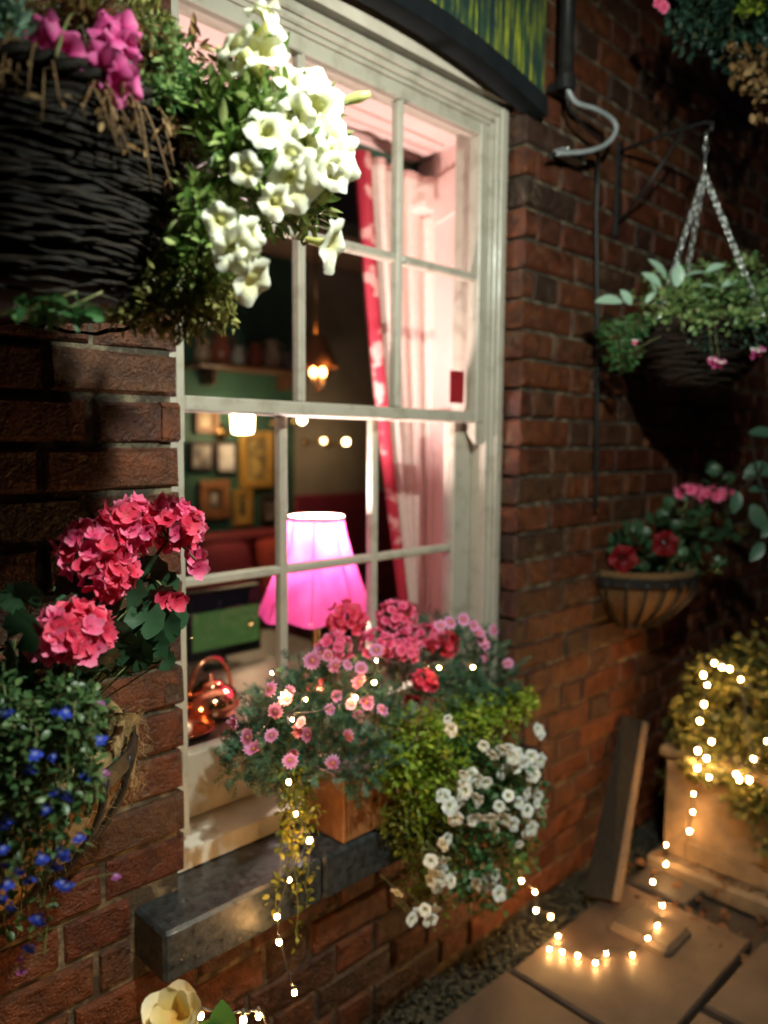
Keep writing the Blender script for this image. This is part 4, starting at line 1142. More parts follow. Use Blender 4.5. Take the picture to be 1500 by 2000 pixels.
# ---- wall mangers: half round iron racks with fibre liner
def manger(xc, r, zr, depth, label, flaps=False, nb=11, M_COCO=M_COCO):
    t = thing('wall_manger', (xc, 0, zr - depth), label, 'wall planter', 'half round iron wall planters')
    def rad(s_): return r * (1 - .62 * s_ ** 2.0)
    m = MB(); vs = []; n = 28
    m.lathe([(rad(k / 8) - .010, -depth * k / 8) for k in range(9)] + [(0.001, -depth)], (xc, -0.006, zr), n, math.pi, 2 * math.pi)
    prof = [(rad(k / 8) - .018, -depth * k / 8) for k in range(9)] + [(0.001, -depth + .01)]
    m.lathe(prof[::-1], (xc, -0.006, zr), n, math.pi, 2 * math.pi)
    m.lathe([(r - .016, -.002), (r - .014, .028), (r - .024, .026), (r - .024, -.01)], (xc, -0.006, zr), n, math.pi, 2 * math.pi)
    lo_ = m.build('fibre_liner', M_COCO, t, True)
    # loose fibres standing off the liner
    pos, dr = [], []
    for _ in range(2600):
        w = random.uniform(math.pi, 2 * math.pi); s_ = random.random()
        pos.append((xc + (rad(s_) - .010) * math.cos(w), -.006 + (rad(s_) - .010) * math.sin(w), zr - depth * s_ + (random.uniform(0, .03) if s_ < .1 else 0)))
        dr.append((math.cos(w) * .35 + random.gauss(0, .6), math.sin(w) * .35 + random.gauss(0, .3), random.gauss(-.1, .6)))
    fib = (np.array([(0, -.02, 0), (0, .02, 0), (1, .008, .1), (1, -.008, .1)], float), [[0, 1, 2, 3]])
    scatter('loose_fibres', fib, pos, dr, rng.uniform(.008, .02, len(pos)), M_COCO, lo_)
    m = MB(); m.lathe([(r - .002, -.016), (r + .002, -.016), (r + .002, .012), (r - .002, .012), (r - .002, -.016)], (xc, -0.006, zr), 36, math.pi, 2 * math.pi); m.box((xc - r, -.008, zr - .012), (xc + r, -.003, zr + .010)); m.build('rim_band', M_BLACK, t)
    for k in range(nb):
        w = math.pi + math.pi * (k + .5) / nb
        e = np.array([math.cos(w), math.sin(w), 0]); pts = [np.array([xc, -.006, zr]) + e * (rad(s_) + .0) + (0, 0, -depth * s_ * 1.02) for s_ in np.linspace(0, 1, 10)]
        m = MB(); m.tube(pts, .0052, 6); m.build('bar', M_BLACK, t, True)
    m = MB(); m.tube([(xc - rad(1), -.008, zr - depth * 1.02)] + [(xc + rad(1) * math.cos(w), -.006 + rad(1) * math.sin(w), zr - depth * 1.02) for w in np.linspace(math.pi, 2 * math.pi, 14)], .005, 6); m.build('bottom_band', M_BLACK, t, True)
    m = MB(); m.lathe([(0.0, -.03), (r - .025, -.03), (r - .025, -.04)], (xc, -.006, zr), 24, math.pi, 2 * math.pi); m.build('soil', M_SOIL, t)
    if flaps:
        for (pxa, pxb, yt, yb, tip) in ((188, 232, 1405, 1570, 205), (228, 272, 1395, 1545, 256)):
            Yp = -0.11
            vs, fs = [], []
            n = 12
            for k in range(n + 1):
                s_ = k / n; wd = (1 - s_ ** 1.4) ; xm = (pxa + pxb) / 2 * (1 - s_) + tip * s_; hw = (pxb - pxa) / 2 * (wd * .85 + .12)
                for j in (-1, 0, 1):
                    p = at(xm + j * hw, yt + (yb - yt) * s_, Yp + .02 * s_ - (.012 if j == 0 else 0) + .008 * math.sin(5 * s_ + j))
                    vs.append(p)
            for k in range(n):
                for j in range(2): a = 3 * k + j; fs.append([a, a + 1, a + 4, a + 3])
            m = MB(); m.add(vs, fs); m.add([v + np.array([0, .009, 0]) for v in vs], [f[::-1] for f in fs]); fl = m.build('fibre_flap', M_COCO, t, True)
            pos = [vs[random.randrange(len(vs))] + rng.normal(0, .007, 3) for _ in range(700)]
            scatter('loose_fibres', fib, pos, rng.normal(0, 1, (700, 3)) + (0, 0, -.8), rng.uniform(.008, .022, 700), M_COCO, fl)
    return t
manger(0.28, 0.262, 0.965, 0.21, 'half round iron wall planter with ragged fibre liner, beside the window', True)
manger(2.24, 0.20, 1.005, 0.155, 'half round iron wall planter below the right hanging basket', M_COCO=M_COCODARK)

# ---- planter box on the stone sill
t = thing('window_box', (1.26, -0.02, 0.616), 'terracotta coloured planter box standing on the stone sill', 'planter')
bx0, bx1, by0, by1, bz0, bz1 = 0.962, 1.55, -0.084, 0.048, 0.616, 0.745
for nm, lo, hi in (('end_board', (bx0, by0, bz0), (bx0 + .012, by1, bz1)), ('end_board', (bx1 - .012, by0, bz0), (bx1, by1, bz1)), ('front_board', (bx0 + .012, by0 + .001, bz0), (bx1 - .012, by0 + .013, bz1)), ('back_board', (bx0 + .012, by1 - .013, bz0), (bx1 - .012, by1 - .001, bz1)), ('bottom_board', (bx0 + .012, by0 + .013, bz0 + .001), (bx1 - .012, by1 - .013, bz0 + .012))):
    m = MB(); m.box(lo, hi, .003); m.build(nm, M_PLANTER, t)
m = MB(); m.box((bx0 + .0125, by0 + .0135, bz0 + .0125), (bx1 - .0125, by1 - .0135, bz1 - .02)); m.build('soil', M_SOIL, t)

# ---- right hand corner: cast stone planter on a plinth, stone block, leaning board
PX = 2.20
t = thing('stone_planter', (PX + .22, -0.42, GZ + .03), 'square buff planter with sunk panels under the ivy', 'planter')
y0, y1, zb_, zt_ = -0.68, -0.165, GZ + .034, 0.50
m = MB(); m.box((PX + .012, y0 + .012, zb_), (PX + .46, y1 - .012, zt_ - .03), .006); m.build('body', M_PLANTERSTONE, t)
for lo, hi in (((PX, y0, zb_ + .001), (PX + .011, y0 + .07, zt_ - .04)), ((PX, y1 - .07, zb_ + .001), (PX + .011, y1, zt_ - .04)), ((PX, y0 + .071, zb_ + .001), (PX + .011, y1 - .071, zb_ + .06)), ((PX, y0 + .071, zt_ - .10), (PX + .011, y1 - .071, zt_ - .04))):
    m = MB(); m.box(lo, hi, .003); m.build('panel_border', M_PLANTERSTONE, t)
m = MB(); m.box((PX - .018, y0 - .018, zt_ - .03), (PX + .48, y1 + .018, zt_), .006); m.build('rim', M_PLANTERSTONE, t)
t = thing('planter_plinth', (PX + .2, -0.37, GZ), 'low stone plinth under the square planter', 'plinth')
m = MB(); m.box((PX - .045, -0.76, GZ - .03), (PX + .55, -0.13, GZ + .031), .01); m.build('plinth_stone', M_STONE, t)
c = atZ(1268, 1800, GZ + .03)
t = thing('stone_block', (c[0], c[1], GZ), 'small worn stone on the paving lit by a fairy light', 'stone')
m = MB(); m.box((c[0] - .065, c[1] - .085, GZ - .02), (c[0] + .075, c[1] + .085, GZ + .022), .012)
m.build('block', M_SLABBUFF, t)
t = thing('leaning_board', (2.0, -0.08, GZ), 'dark timber board with raw sawn edge leaning on the wall', 'board')
b0, b1 = atZ(1142, 1752, GZ + .003), atZ(1196, 1764, GZ + .003)
tp0, tp1 = at(1216, 1402, -0.004), at(1256, 1416, -0.055)
def board(a0, a1, c0, c1, th, nm, mm):
    a0, a1, c0, c1 = map(np.array, (a0, a1, c0, c1)); n = unit(np.cross(a1 - a0, c0 - a0)) * th
    m = MB(); v = [a0, a1, c1, c0]; m.add(v + [p + n for p in v], [(0, 1, 2, 3), (7, 6, 5, 4), (0, 4, 5, 1), (1, 5, 6, 2), (2, 6, 7, 3), (3, 7, 4, 0)]); m.build(nm, mm, t)
board(b0, b1, tp0, tp1, .028, 'board', M_DARKWOOD)
e0, e1 = b1 + unit(b1 - b0) * .001, b1 + unit(b1 - b0) * .020
f0, f1 = tp1 + unit(tp1 - tp0) * .001, tp1 + unit(tp1 - tp0) * .018
board(e0, e1, f0, f1, .028, 'raw_edge', M_RAWWOOD)
pts = [(random.uniform(1.9, 2.6), random.uniform(-.85, -.08), GZ + random.uniform(-.02, .012)) for _ in range(420)]
pts = [p for p in pts if not (p[0] > PX - .06 and -.77 < p[1])] + [(random.uniform(PX - .04, PX - .002), random.uniform(-.74, -.14), GZ + .036) for _ in range(50)]
scatter('leaf_litter', oval, pts, rng.normal(0, 1, (len(pts), 3)) * (1, 1, .15), rng.uniform(.012, .03, len(pts)), M_LITTER, None)
props(bpy.data.objects['leaf_litter'], 'fallen brown leaves and petals on the setts', 'leaf litter', kind='stuff')
# ================================================================== PLANTS
def flower(parent, mes, p, s, d, name=None, roll=None):
    me = random.choice(mes)
    return link(name or me.name.split('.')[0], me, parent, p, face(d, roll), (s, s, s))

def truss(parent, c, r, mes, n, fs_, squash=1.0, bias=None, stem_to=None):
    """a geranium flower head: short stalks from one point, florets on a dome"""
    c = np.asarray(c, float)
    b = MB()
    fl = []
    for k in range(n):
        ph = math.acos(1 - 1.55 * (k + .5) / n); w = k * 2.39996 + random.uniform(-.25, .25)
        d = np.array([math.sin(ph) * math.cos(w), math.sin(ph) * math.sin(w), math.cos(ph)])
        if bias is not None: d = unit(d + np.asarray(bias) * .55)
        p = c + d * r * random.uniform(.82, 1.08) * np.array([1, 1, squash])
        fl.append((p, unit(d + rng.normal(0, .22, 3))))
        b.tube([c - (0, 0, r * .35), c + d * r * .4, p - d * .002], .0011, 4, False)
    if stem_to is not None: b.tube([c - (0, 0, r * .3), (c + stem_to) / 2 + rng.normal(0, .008, 3), stem_to], .0022, 6)
    h = b.build('flower_head', M_STEM, parent, True)
    for p, d in fl:
        s = fs_ * random.uniform(.85, 1.15)
        me = random.choice(mes)
        o = link('floret', me, None, p, face(d), (s, s, s)); o.parent = h
    return h

# ---- left hanging basket: white petunias
zr = BL + np.array([0, 0, 0.0])
t = thing('white_petunia', BL + (0.10, -0.08, -.01), 'cream white petunias spilling over the right of the wicker basket', 'flowers')
cl = [(495, 240, .80, 80, 80, 330), (555, 280, .82, 85, 95, 380), (460, 300, .79, 75, 75, 300), (600, 245, .85, 60, 65, 200), (515, 375, .82, 75, 65, 250), (465, 170, .82, 45, 65, 140), (525, 150, .84, 30, 60, 90), (590, 400, .86, 45, 50, 80), (435, 225, .79, 50, 50, 150), (605, 325, .86, 50, 55, 150)]
p, d = mass(cl, .7, .35)
scatter('foliage', lance, p, d, rng.uniform(.010, .030, len(p)), M_LEAF, t)
cl2 = [(415, 440, .79, 60, 58, 230), (395, 510, .79, 62, 60, 250), (445, 480, .80, 45, 60, 150), (385, 385, .77, 28, 48, 80)]
p, d = mass(cl2, .7, .2)
scatter('foliage', lance, p, d, rng.uniform(.011, .021, len(p)), M_LEAF, t)
root = BL + np.array([0.09, -0.06, -.01])
stems('stems', [(root + rng.normal(0, .03, 3) * (1, 1, .1), D(x + random.uniform(-25, 25), y + random.uniform(-25, 25), dd), random.uniform(0, .04)) for (x, y, dd, a, b, c) in cl + cl2 for _ in range(3)], .0022, t)
for (x, y, dd, s, dr) in [(512, 12, .82, .020, (-.2, .9, .3)), (535, 38, .82, .020, (.8, .4, .4)), (455, 80, .80, .030, (-.5, .45, .7)), (512, 92, .82, .028, (.2, .6, .8)), (505, 60, .83, .025, (-.1, .7, .5)),
                          (590, 150, .84, .030, (.1, .6, .7)), (560, 178, .83, .028, (-.3, .4, .9)), (632, 168, .86, .028, (.5, .6, .5)), (615, 205, .83, .030, (.2, .1, 1.0)), (648, 215, .86, .026, (.8, .1, .5)), (575, 225, .82, .024, (0, -.1, 1)),
                          (655, 270, .85, .027, (.7, .2, .7)), (640, 300, .84, .025, (.2, .1, 1)), (678, 318, .86, .032, (1, -.25, .45)), (655, 335, .84, .026, (.5, -.3, .8)), (578, 362, .83, .030, (.4, -.55, .7)), (560, 340, .82, .022, (-.2, -.3, .9)),
                          (655, 482, .86, .029, (1, -.3, .25)), (498, 552, .82, .026, (.9, -.55, .4)), (462, 492, .79, .026, (.4, -.5, .8)), (488, 462, .80, .022, (.8, -.2, .6)), (450, 470, .79, .020, (.1, .1, 1)), (605, 185, .85, .024, (.3, .5, .8)), (545, 205, .83, .022, (-.2, .5, .8)), (520, 250, .80, .022, (.2, .3, .9)), (600, 270, .83, .024, (.4, .1, .9)), (565, 300, .81, .020, (-.1, .0, 1)), (480, 330, .79, .018, (.2, -.3, .9)), (540, 395, .82, .020, (.5, -.3, .8)), (430, 430, .78, .018, (.3, -.2, .9)), (470, 120, .82, .020, (-.4, .5, .7))]:
    flower(t, ME_PET, D(x, y, dd - .05), s * 0.98, dirv(*dr))
for (x, y, dd, s, dr) in [(700, 190, .86, .020, (1, .25, .1)), (632, 388, .85, .017, (.8, .6, .1)), (610, 410, .85, .015, (.5, .9, .2))]:   # closed tubes
    d_ = dirv(*dr); c = D(x, y, dd); m = MB()
    m.tube([c - d_ * s * 2.4, c - d_ * s * 1.2, c, c + d_ * s * .7], [.0025, s * .18, s * .32, s * .16], 10); m.build('flower_bud', M_PALELEAF if False else leaf_mat('bud_cream', [(0, (.55, .55, .2)), (1, (.7, .68, .35))], .5, .3), t, True)
# trumpets with long stalks
stems('flower_stalks', [(D(590, 478, .86), D(640, 482, .86), .004), (D(455, 540, .80), D(485, 552, .82), .004), (D(590, 240, .85), D(690, 195, .86), .0), (D(600, 430, .85), D(632, 388, .85), 0)], .0022, t)

# trailing olive plant hanging below the petunias
t = thing('trailing_plant', BL + (0.12, -0.1, -.03), 'olive trailing plant hanging under the petunias against the brick', 'plant')
cl = [(350, 555, .80, 58, 50, 300), (405, 570, .80, 50, 62, 300), (310, 605, .80, 55, 38, 220), (365, 622, .80, 55, 40, 230), (280, 590, .80, 40, 30, 110), (430, 600, .82, 25, 48, 110), (255, 618, .80, 40, 22, 90)]
p, d = mass(cl, .9, -.2)
scatter('foliage', lance, p, d, rng.uniform(.008, .016, len(p)), M_OLIVE, t)
stems('stems', [(D(390 + random.uniform(-60, 40), 430, .77), D(x + random.uniform(-35, 35), y + random.uniform(-20, 40), dd), random.uniform(0, .02)) for (x, y, dd, a, b, c) in cl for _ in range(6)], .0016, t)
p, d = mass([(120, 610, .72, 60, 14, 60), (60, 600, .72, 40, 12, 30)], .8, .1)
scatter('foliage', oval, p, d, rng.uniform(.010, .018, len(p)), M_BACLEAF, t)
stems('stems', [(D(200, 570, .74), D(110, 612, .72), .0), (D(150, 570, .73), D(60, 600, .72), .0)], .0014, t)

# pink petunias at the top left
t = thing('pink_petunia', BL + (-0.05, -0.12, 0), 'magenta pink petunias on the top left of the wicker basket', 'flowers')
cl = [(20, 70, .74, 50, 40, 200), (150, 50, .76, 70, 50, 260), (280, 60, .79, 50, 60, 200), (20, 20, .76, 40, 40, 120), (200, 10, .78, 80, 40, 180)]
p, d = mass(cl, .8, .4)
scatter('foliage', lance, p, d, rng.uniform(.009, .017, len(p)), M_OLIVE, t)
p, d = mass([(15, 60, .69, 35, 50, 100)], .7, .5)
scatter('foliage', lance, p, d, rng.uniform(.014, .024, len(p)), M_PALELEAF, t)
stems('stems', [(BL + rng.normal(0, .07, 3) * (1, 1, .05), D(x + random.uniform(-30, 30), y + random.uniform(-40, 20), dd), .01) for (x, y, dd, a, b, c) in cl for _ in range(5)], .002, t)
for (x, y, dd, s, dr) in [(68, 52, .70, .021, (-.4, .5, .7)), (112, 105, .685, .023, (.2, -.1, 1)), (85, 80, .70, .019, (-.1, .1, 1)), (135, 88, .70, .017, (.7, .3, .5)), (222, 55, .73, .023, (.1, .3, .9)), (250, 75, .74, .017, (.8, .0, .6)), (190, 122, .70, .019, (-.3, .0, .9)), (212, 150, .70, .020, (.1, -.4, .9)), (238, 165, .71, .018, (.5, -.5, .6)), (232, 95, .73, .018, (.3, -.1, .9))]:
    flower(t, ME_PINK, D(x, y, dd), s, dirv(*dr))

# small leaved grey-olive filler between the pinks and the whites
t = thing('filler_plant', BL + (0.05, -0.1, 0), 'pale olive small leaved plant between pink and white petunias', 'plant')
cl = [(330, 140, .78, 55, 70, 460), (375, 200, .80, 55, 50, 340), (315, 185, .76, 40, 30, 200), (320, 80, .80, 35, 40, 160)]
p, d = mass(cl, .9, .3)
scatter('foliage', oval, p, d, rng.uniform(.006, .012, len(p)), M_LIME, t)
p, d = mass([(290, 110, .77, 50, 50, 150), (170, 30, .74, 60, 30, 90), (380, 100, .80, 30, 40, 30)], 1.0, .1)
scatter('withered_leaves', lance, p, d, rng.uniform(.010, .022, len(p)), M_DEAD, t)
stems('stems', [(BL + (.05, -.1, 0), D(x + random.uniform(-40, 40), y + random.uniform(-50, 30), dd), .01) for (x, y, dd, a, b, c) in cl for _ in range(6)], .0014, t)

# dead flower heads drooping over the rim
t = thing('withered_flowers', BL + (0.0, -0.2, 0), 'brown withered stems drooping over the wicker basket rim', 'dead stems')
ds, pp, dd_ = [], [], []
for k in range(34):
    th = R(random.uniform(-112, -52)); e = np.array([math.cos(th), math.sin(th), 0])
    a = BL + e * .170 + (0, 0, .012); ln = random.uniform(.015, .085) * (1.15 - abs(math.degrees(th) + 82) / 40)
    b_ = BL + e * (.192 + random.uniform(-.004, .014)) + (lambda q_: (-e[1] * q_, e[0] * q_, -ln))(random.uniform(-.05, .05)); ds.append((a, b_, random.uniform(.01, .03)))
    for q in range(5):
        s = random.uniform(.4, 1); pp.append(a + (b_ - a) * s + (0, 0, .012 * math.sin(math.pi * s)) + rng.normal(0, .003, 3)); dd_.append(rng.normal(0, .7, 3) + (0, 0, -.6))
stems('dry_stems', ds, .0014, t, mat('dry_stem', (.20, .11, .04), (.12, .06, .025), .8, 40))
scatter('withered_leaves', lance, pp, dd_, rng.uniform(.006, .014, len(pp)), M_DEAD, t)

# ---- left geranium and lobelia in the manger
t = thing('geranium', (0.34, -0.13, 0.95), 'coral pink geranium with big flower heads left of the window', 'flowers')
root = np.array([0.33, -0.14, 0.95])
for (x, y, dd, rpx, n, b_) in [(185, 1075, .93, 66, 26, (.1, -.5, 0)), (215, 1125, .92, 42, 14, (.2, -.6, -.5)), (255, 1030, .96, 56, 20, (0, -.4, .2)), (330, 1035, .98, 58, 22, (.3, -.4, .1)), (138, 1245, .88, 72, 28, (0, -.6, 0))]:
    c = D(x, y, dd)
    truss(t, c, rpx * dd / FPX, ME_FLOR + ME_FLORP, int(n * 1.5), .0135, .9, b_, root + rng.normal(0, .03, 3) * (1, 1, .1))
for (x, y, dd) in [(380, 1085, 1.0), (388, 1108, 1.0), (320, 1168, .97), (345, 1172, .98), (215, 1160, .93)]:
    flower(t, ME_FLORP if x > 360 else ME_FLOR, D(x, y, dd), .015, dirv(.5, -.1, .8), 'floret')
stems('flower_stalks', [(D(350, 1060, .99), D(384, 1095, 1.0), .0), (D(300, 1130, .98), D(330, 1170, .975), .004), (root, D(300, 1130, .98), 0)], .002, t)
gl = [(D(x, y, dd), s) for (x, y, dd, s) in [(125, 1180, .90, .05), (60, 1190, .88, .045), (290, 1190, .97, .045), (305, 1300, .98, .03), (260, 1240, .95, .05), (300, 1250, .98, .05), (250, 1300, .95, .05), (200, 1310, .92, .05), (90, 1290, .86, .05), (30, 1250, .84, .05), (320, 1230, .99, .04), (280, 1150, .98, .05), (240, 1200, .96, .055), (170, 1170, .93, .045), (20, 1310, .84, .05), (310, 1160, .985, .035), (60, 1240, .87, .05), (220, 1260, .95, .05), (270, 1285, .97, .05)]]
me_g = new_mesh('leaf', scal[0], scal[1], M_GERLEAF, True, np.full(len(scal[0]), .6))
for p, s in gl:
    q = Matrix([list(r_) for r_ in frames(np.array([unit(p - root + rng.normal(0, .08, 3))]), np.array([dirv(.2, .6, .8) + rng.normal(0, .25, 3)]))[0]]).to_quaternion()
    link('leaf', me_g, t, p - (0, 0, .0), q, (s, s, s))
stems('stems', [(root + rng.normal(0, .03, 3) * (1, 1, .1), p, .0) for p, s in gl], .0018, t)
p, d = mass([(200, 1270, .98, 130, 60, 60), (80, 1330, .90, 90, 40, 40)], .8, .4)
scatter('foliage', scal, p, d, rng.uniform(.02, .04, len(p)), M_GERLEAF, t)

t = thing('lobelia', (0.15, -0.25, 0.93), 'trailing blue lobelia hanging down at the left edge', 'flowers')
LOB = [(10, 1390), (112, 1384), (130, 1388), (195, 1442), (68, 1470), (105, 1475), (15, 1600), (8, 1612), (112, 1545), (132, 1552), (170, 1512), (90, 1578), (155, 1632), (120, 1662), (128, 1668), (108, 1688), (82, 1672), (15, 1685), (130, 1728), (122, 1722), (3, 1752), (22, 1768), (75, 1790), (80, 1798), (60, 1500), (58, 1715), (14, 1722), (60, 1850), (35, 1700), (5, 1655)]
pos, dr, st_ = [], [], []
def trail(a, b_, bow, n, spread, hook=.03):
    a, b_ = np.array(a), np.array(b_)
    pts = []
    for s in np.linspace(0, 1, 12):
        q = a + (b_ - a) * s; q = q + bow * math.sin(math.pi * min(1, s * 1.3)) * np.array([0, -.02, .03]) * (1 - s)
        pts.append(q + rng.normal(0, .003, 3))
    for k in range(n):
        s = random.random() * 11; i = min(10, int(s)); q = pts[i] + (pts[i + 1] - pts[i]) * (s - i)
        e = rng.normal(0, 1, 3) + (0, 0, .2); pos.append(q + unit(e) * spread * random.random()); dr.append(e)
    st_.append(pts)
for k in range(46):
    x0 = random.uniform(-90, 190); dep = random.uniform(.74, .90)
    x1 = x0 + random.uniform(-50, 25); y1_ = random.uniform(1480, 1880) - max(0, x0 - 100) * 2.2
    if x1 > 150: y1_ = min(y1_, 1560)
    trail(D(x0, random.uniform(1330, 1420), dep + .02), D(x1, y1_, dep), random.uniform(.4, 1.2), 70, .016)
scatter('foliage', oval, pos, dr, rng.uniform(.006, .013, len(pos)), M_LOBLEAF, t)
b = MB()
for pts in st_: b.tube(pts, .0009, 4, False)
b.build('stems', M_STEM, t, True, kind='stuff')
for (x, y) in LOB:
    flower(t, [ME_LOB], D(x, y, random.uniform(.73, .76)), random.uniform(.0068, .0088), dirv(random.uniform(-.2, .7), random.uniform(-.2, .5), .9), 'blue_flower', random.uniform(-.7, .7))
stems('flower_stalks', [(D(x - 15, y + 20, .80), D(x, y, .765), .003) for x, y in LOB], .0007, t)
for (x, y) in [(205, 1506), (227, 1708), (195, 1370), (42, 1893), (40, 1868)]:
    flower(t, [ME_LOBM], D(x, y, .80), .0065, dirv(.4, .2, .8), 'mauve_flower', 0)
stems('flower_stalks', [(D(130, 1740, .79), D(224, 1706, .80), .004), (D(150, 1520, .8), D(203, 1506, .80), .003), (D(60, 1830, .78), D(42, 1890, .80), .003)], .0009, t)

# ---- plants of the window box
root = np.array([1.2, -0.02, 0.775])
t = thing('geranium', (1.30, 0.0, 0.765), 'rose pink geraniums at the back of the window box', 'flowers')
for (x, y, Y, rpx, n, mes) in [(675, 1212, .0, 36, 18, ME_FLOR), (772, 1205, .0, 36, 18, ME_FLORP), (652, 1268, -.03, 34, 16, ME_FLORP), (735, 1258, -.02, 32, 14, ME_FLORP), (782, 1268, -.03, 36, 18, ME_FLORP), (832, 1250, -.01, 34, 16, ME_FLORP), (866, 1262, -.02, 28, 12, ME_FLOR), (830, 1332, -.08, 22, 9, ME_FLOR), (805, 1372, -.09, 9, 3, ME_FLORR)]:
    c = at(x, y, Y); dep = project(c)[2]
    truss(t, c, rpx * dep / FPX, mes, int(n * 1.4), .0125, .9, (-.3, -.5, .1), np.array([c[0] + random.uniform(-.03, .03), -.01, .77]))
p, d = [], []
for k in range(45):
    p.append(at(random.uniform(620, 900), random.uniform(1290, 1360), random.uniform(-.03, .02))); d.append(rng.normal(0, .7, 3) + (-.3, -.5, .5))
scatter('foliage', scal, p, d, rng.uniform(.02, .036, len(p)), M_GERLEAF, t)

t = thing('marguerite', (1.12, -0.03, 0.765), 'pink daisies with blue green ferny leaves on the left of the window box', 'flowers')
def amass(lst, jit=.7, upb=.3, lo=.3):
    P_, D_ = [], []
    for (x, y, Y, rx, ry, n) in lst:
        c = at(x, y, Y); k = project(c)[2] / FPX
        pp_, dd2 = ell(c, (rx * k, ry * k, .45 * (rx + ry) * k), n, lo)
        ok = pp_[:, 1] < .055
        P_.append(pp_[ok]); D_.append((dd2 + rng.normal(size=(n, 3)) * jit + np.array([0, 0, upb]))[ok])
    return np.concatenate(P_), np.concatenate(D_)
fl = [(560, 1390, -.06, 85, 70, 420), (640, 1340, -.04, 90, 60, 420), (520, 1450, -.05, 75, 70, 360), (620, 1430, -.09, 90, 70, 420), (720, 1400, -.07, 90, 60, 420), (470, 1490, -.03, 38, 45, 110), (700, 1480, -.10, 70, 60, 300), (560, 1500, -.07, 70, 40, 200), (800, 1330, -.03, 80, 45, 260)]
p, d = amass(fl)
scatter('foliage', feath, p, d, rng.uniform(.012, .036, len(p)), M_DAISYLEAF, t)
stems('stems', [(np.array([at(x, 1500, -.03)[0] * .5 + .55, -.03, .77]), at(x + random.uniform(-40, 40), y + random.uniform(-30, 30), Y), .0) for (x, y, Y, a, b, c) in fl for _ in range(3)], .0018, t)
DA = [(655, 1300), (680, 1298), (527, 1345), (565, 1352), (537, 1390), (530, 1437), (572, 1470), (567, 1485), (655, 1360), (645, 1385), (685, 1375), (700, 1397), (716, 1372), (748, 1385), (705, 1305), (702, 1332), (680, 1438), (650, 1490), (588, 1412), (600, 1435), (483, 1440), (495, 1463), (460, 1410), (625, 1275), (610, 1290), (560, 1365), (585, 1428), (640, 1280), (735, 1270)]
EYE = []
def daisy(par, x, y, Y, s, dr):
    p_ = at(x, y, Y); me = random.choice(ME_DAISY); q = face(dr)
    o = link('daisy', me, par, p_, q, (s, s, s))
    e = bpy.data.objects.new('daisy_eye', ME_EYE); COL.objects.link(e); e.parent = o
    return p_
ends = [daisy(t, x, y, -.12 + random.uniform(-.02, .02) - .04 * (y > 1380), random.uniform(.0095, .0145), dirv(random.uniform(-.9, .7), random.uniform(-.2, 1.0), .8)) for x, y in DA]
stems('flower_stalks', [(e + (0.01, .05, -.05), e, 0) for e in ends], .0009, t)

t = thing('marguerite', (1.5, -0.03, 0.765), 'dark green bushy daisies at the far right of the window box', 'flowers')
fl = [(900, 1290, -.04, 75, 70, 420), (950, 1310, -.06, 60, 65, 360), (880, 1350, -.06, 70, 50, 300), (960, 1360, -.06, 50, 40, 200), (850, 1240, -.0, 50, 40, 120)]
p, d = amass(fl)
scatter('foliage', feath, p, d, rng.uniform(.012, .036, len(p)), M_DAISYLEAF, t)
stems('stems', [(np.array([1.46, -.03, .77]), at(x + random.uniform(-40, 40), y + random.uniform(-30, 30), Y), .0) for (x, y, Y, a, b, c) in fl for _ in range(4)], .0018, t)
ends = [daisy(t, x, y, -.10, random.uniform(.010, .014), dirv(random.uniform(-.2, .7), random.uniform(.2, .8), .7)) for x, y in [(935, 1238), (965, 1230), (992, 1296), (945, 1262), (925, 1222), (880, 1215), (860, 1222), (905, 1210), (950, 1285), (940, 1250)]]
stems('flower_stalks', [(e + (0.0, .05, -.05), e, 0) for e in ends], .0009, t)

t = thing('golden_foliage', (1.45, -0.07, 0.765), 'yellow green leafy cascade in the middle of the window box', 'plant')
fl = [(800, 1440, -.11, 75, 55, 620), (900, 1420, -.11, 70, 45, 520), (980, 1385, -.10, 60, 40, 420), (860, 1500, -.13, 70, 45, 430), (770, 1490, -.12, 55, 45, 330), (830, 1560, -.13, 60, 50, 330), (920, 1385, -.09, 60, 30, 280), (800, 1530, -.12, 55, 40, 220), (1020, 1370, -.10, 30, 28, 120)]
p, d = amass(fl, .8, .4)
scatter('foliage', oval, p, d, rng.uniform(.009, .017, len(p)), M_GOLD, t, np.clip(rng.normal(.5, .25, len(p)), 0, 1))
fl2 = [(800, 1620, -.12, 55, 70, 520), (860, 1650, -.12, 55, 80, 480), (770, 1580, -.11, 40, 60, 260), (820, 1700, -.11, 40, 60, 260), (850, 1760, -.11, 40, 50, 120)]
p, d = amass(fl2, .8, -.2)
scatter('foliage', oval, p, d, rng.uniform(.007, .013, len(p)), M_JENNY, t, np.clip(rng.normal(.25, .2, len(p)), 0, 1))
stems('stems', [(np.array([1.3 + random.uniform(-.1, .15), -.06, .775]), at(x + random.uniform(-40, 40), y + random.uniform(-30, 30), Y), .03) for (x, y, Y, a, b, c) in fl + fl2 for _ in range(5)], .0016, t)

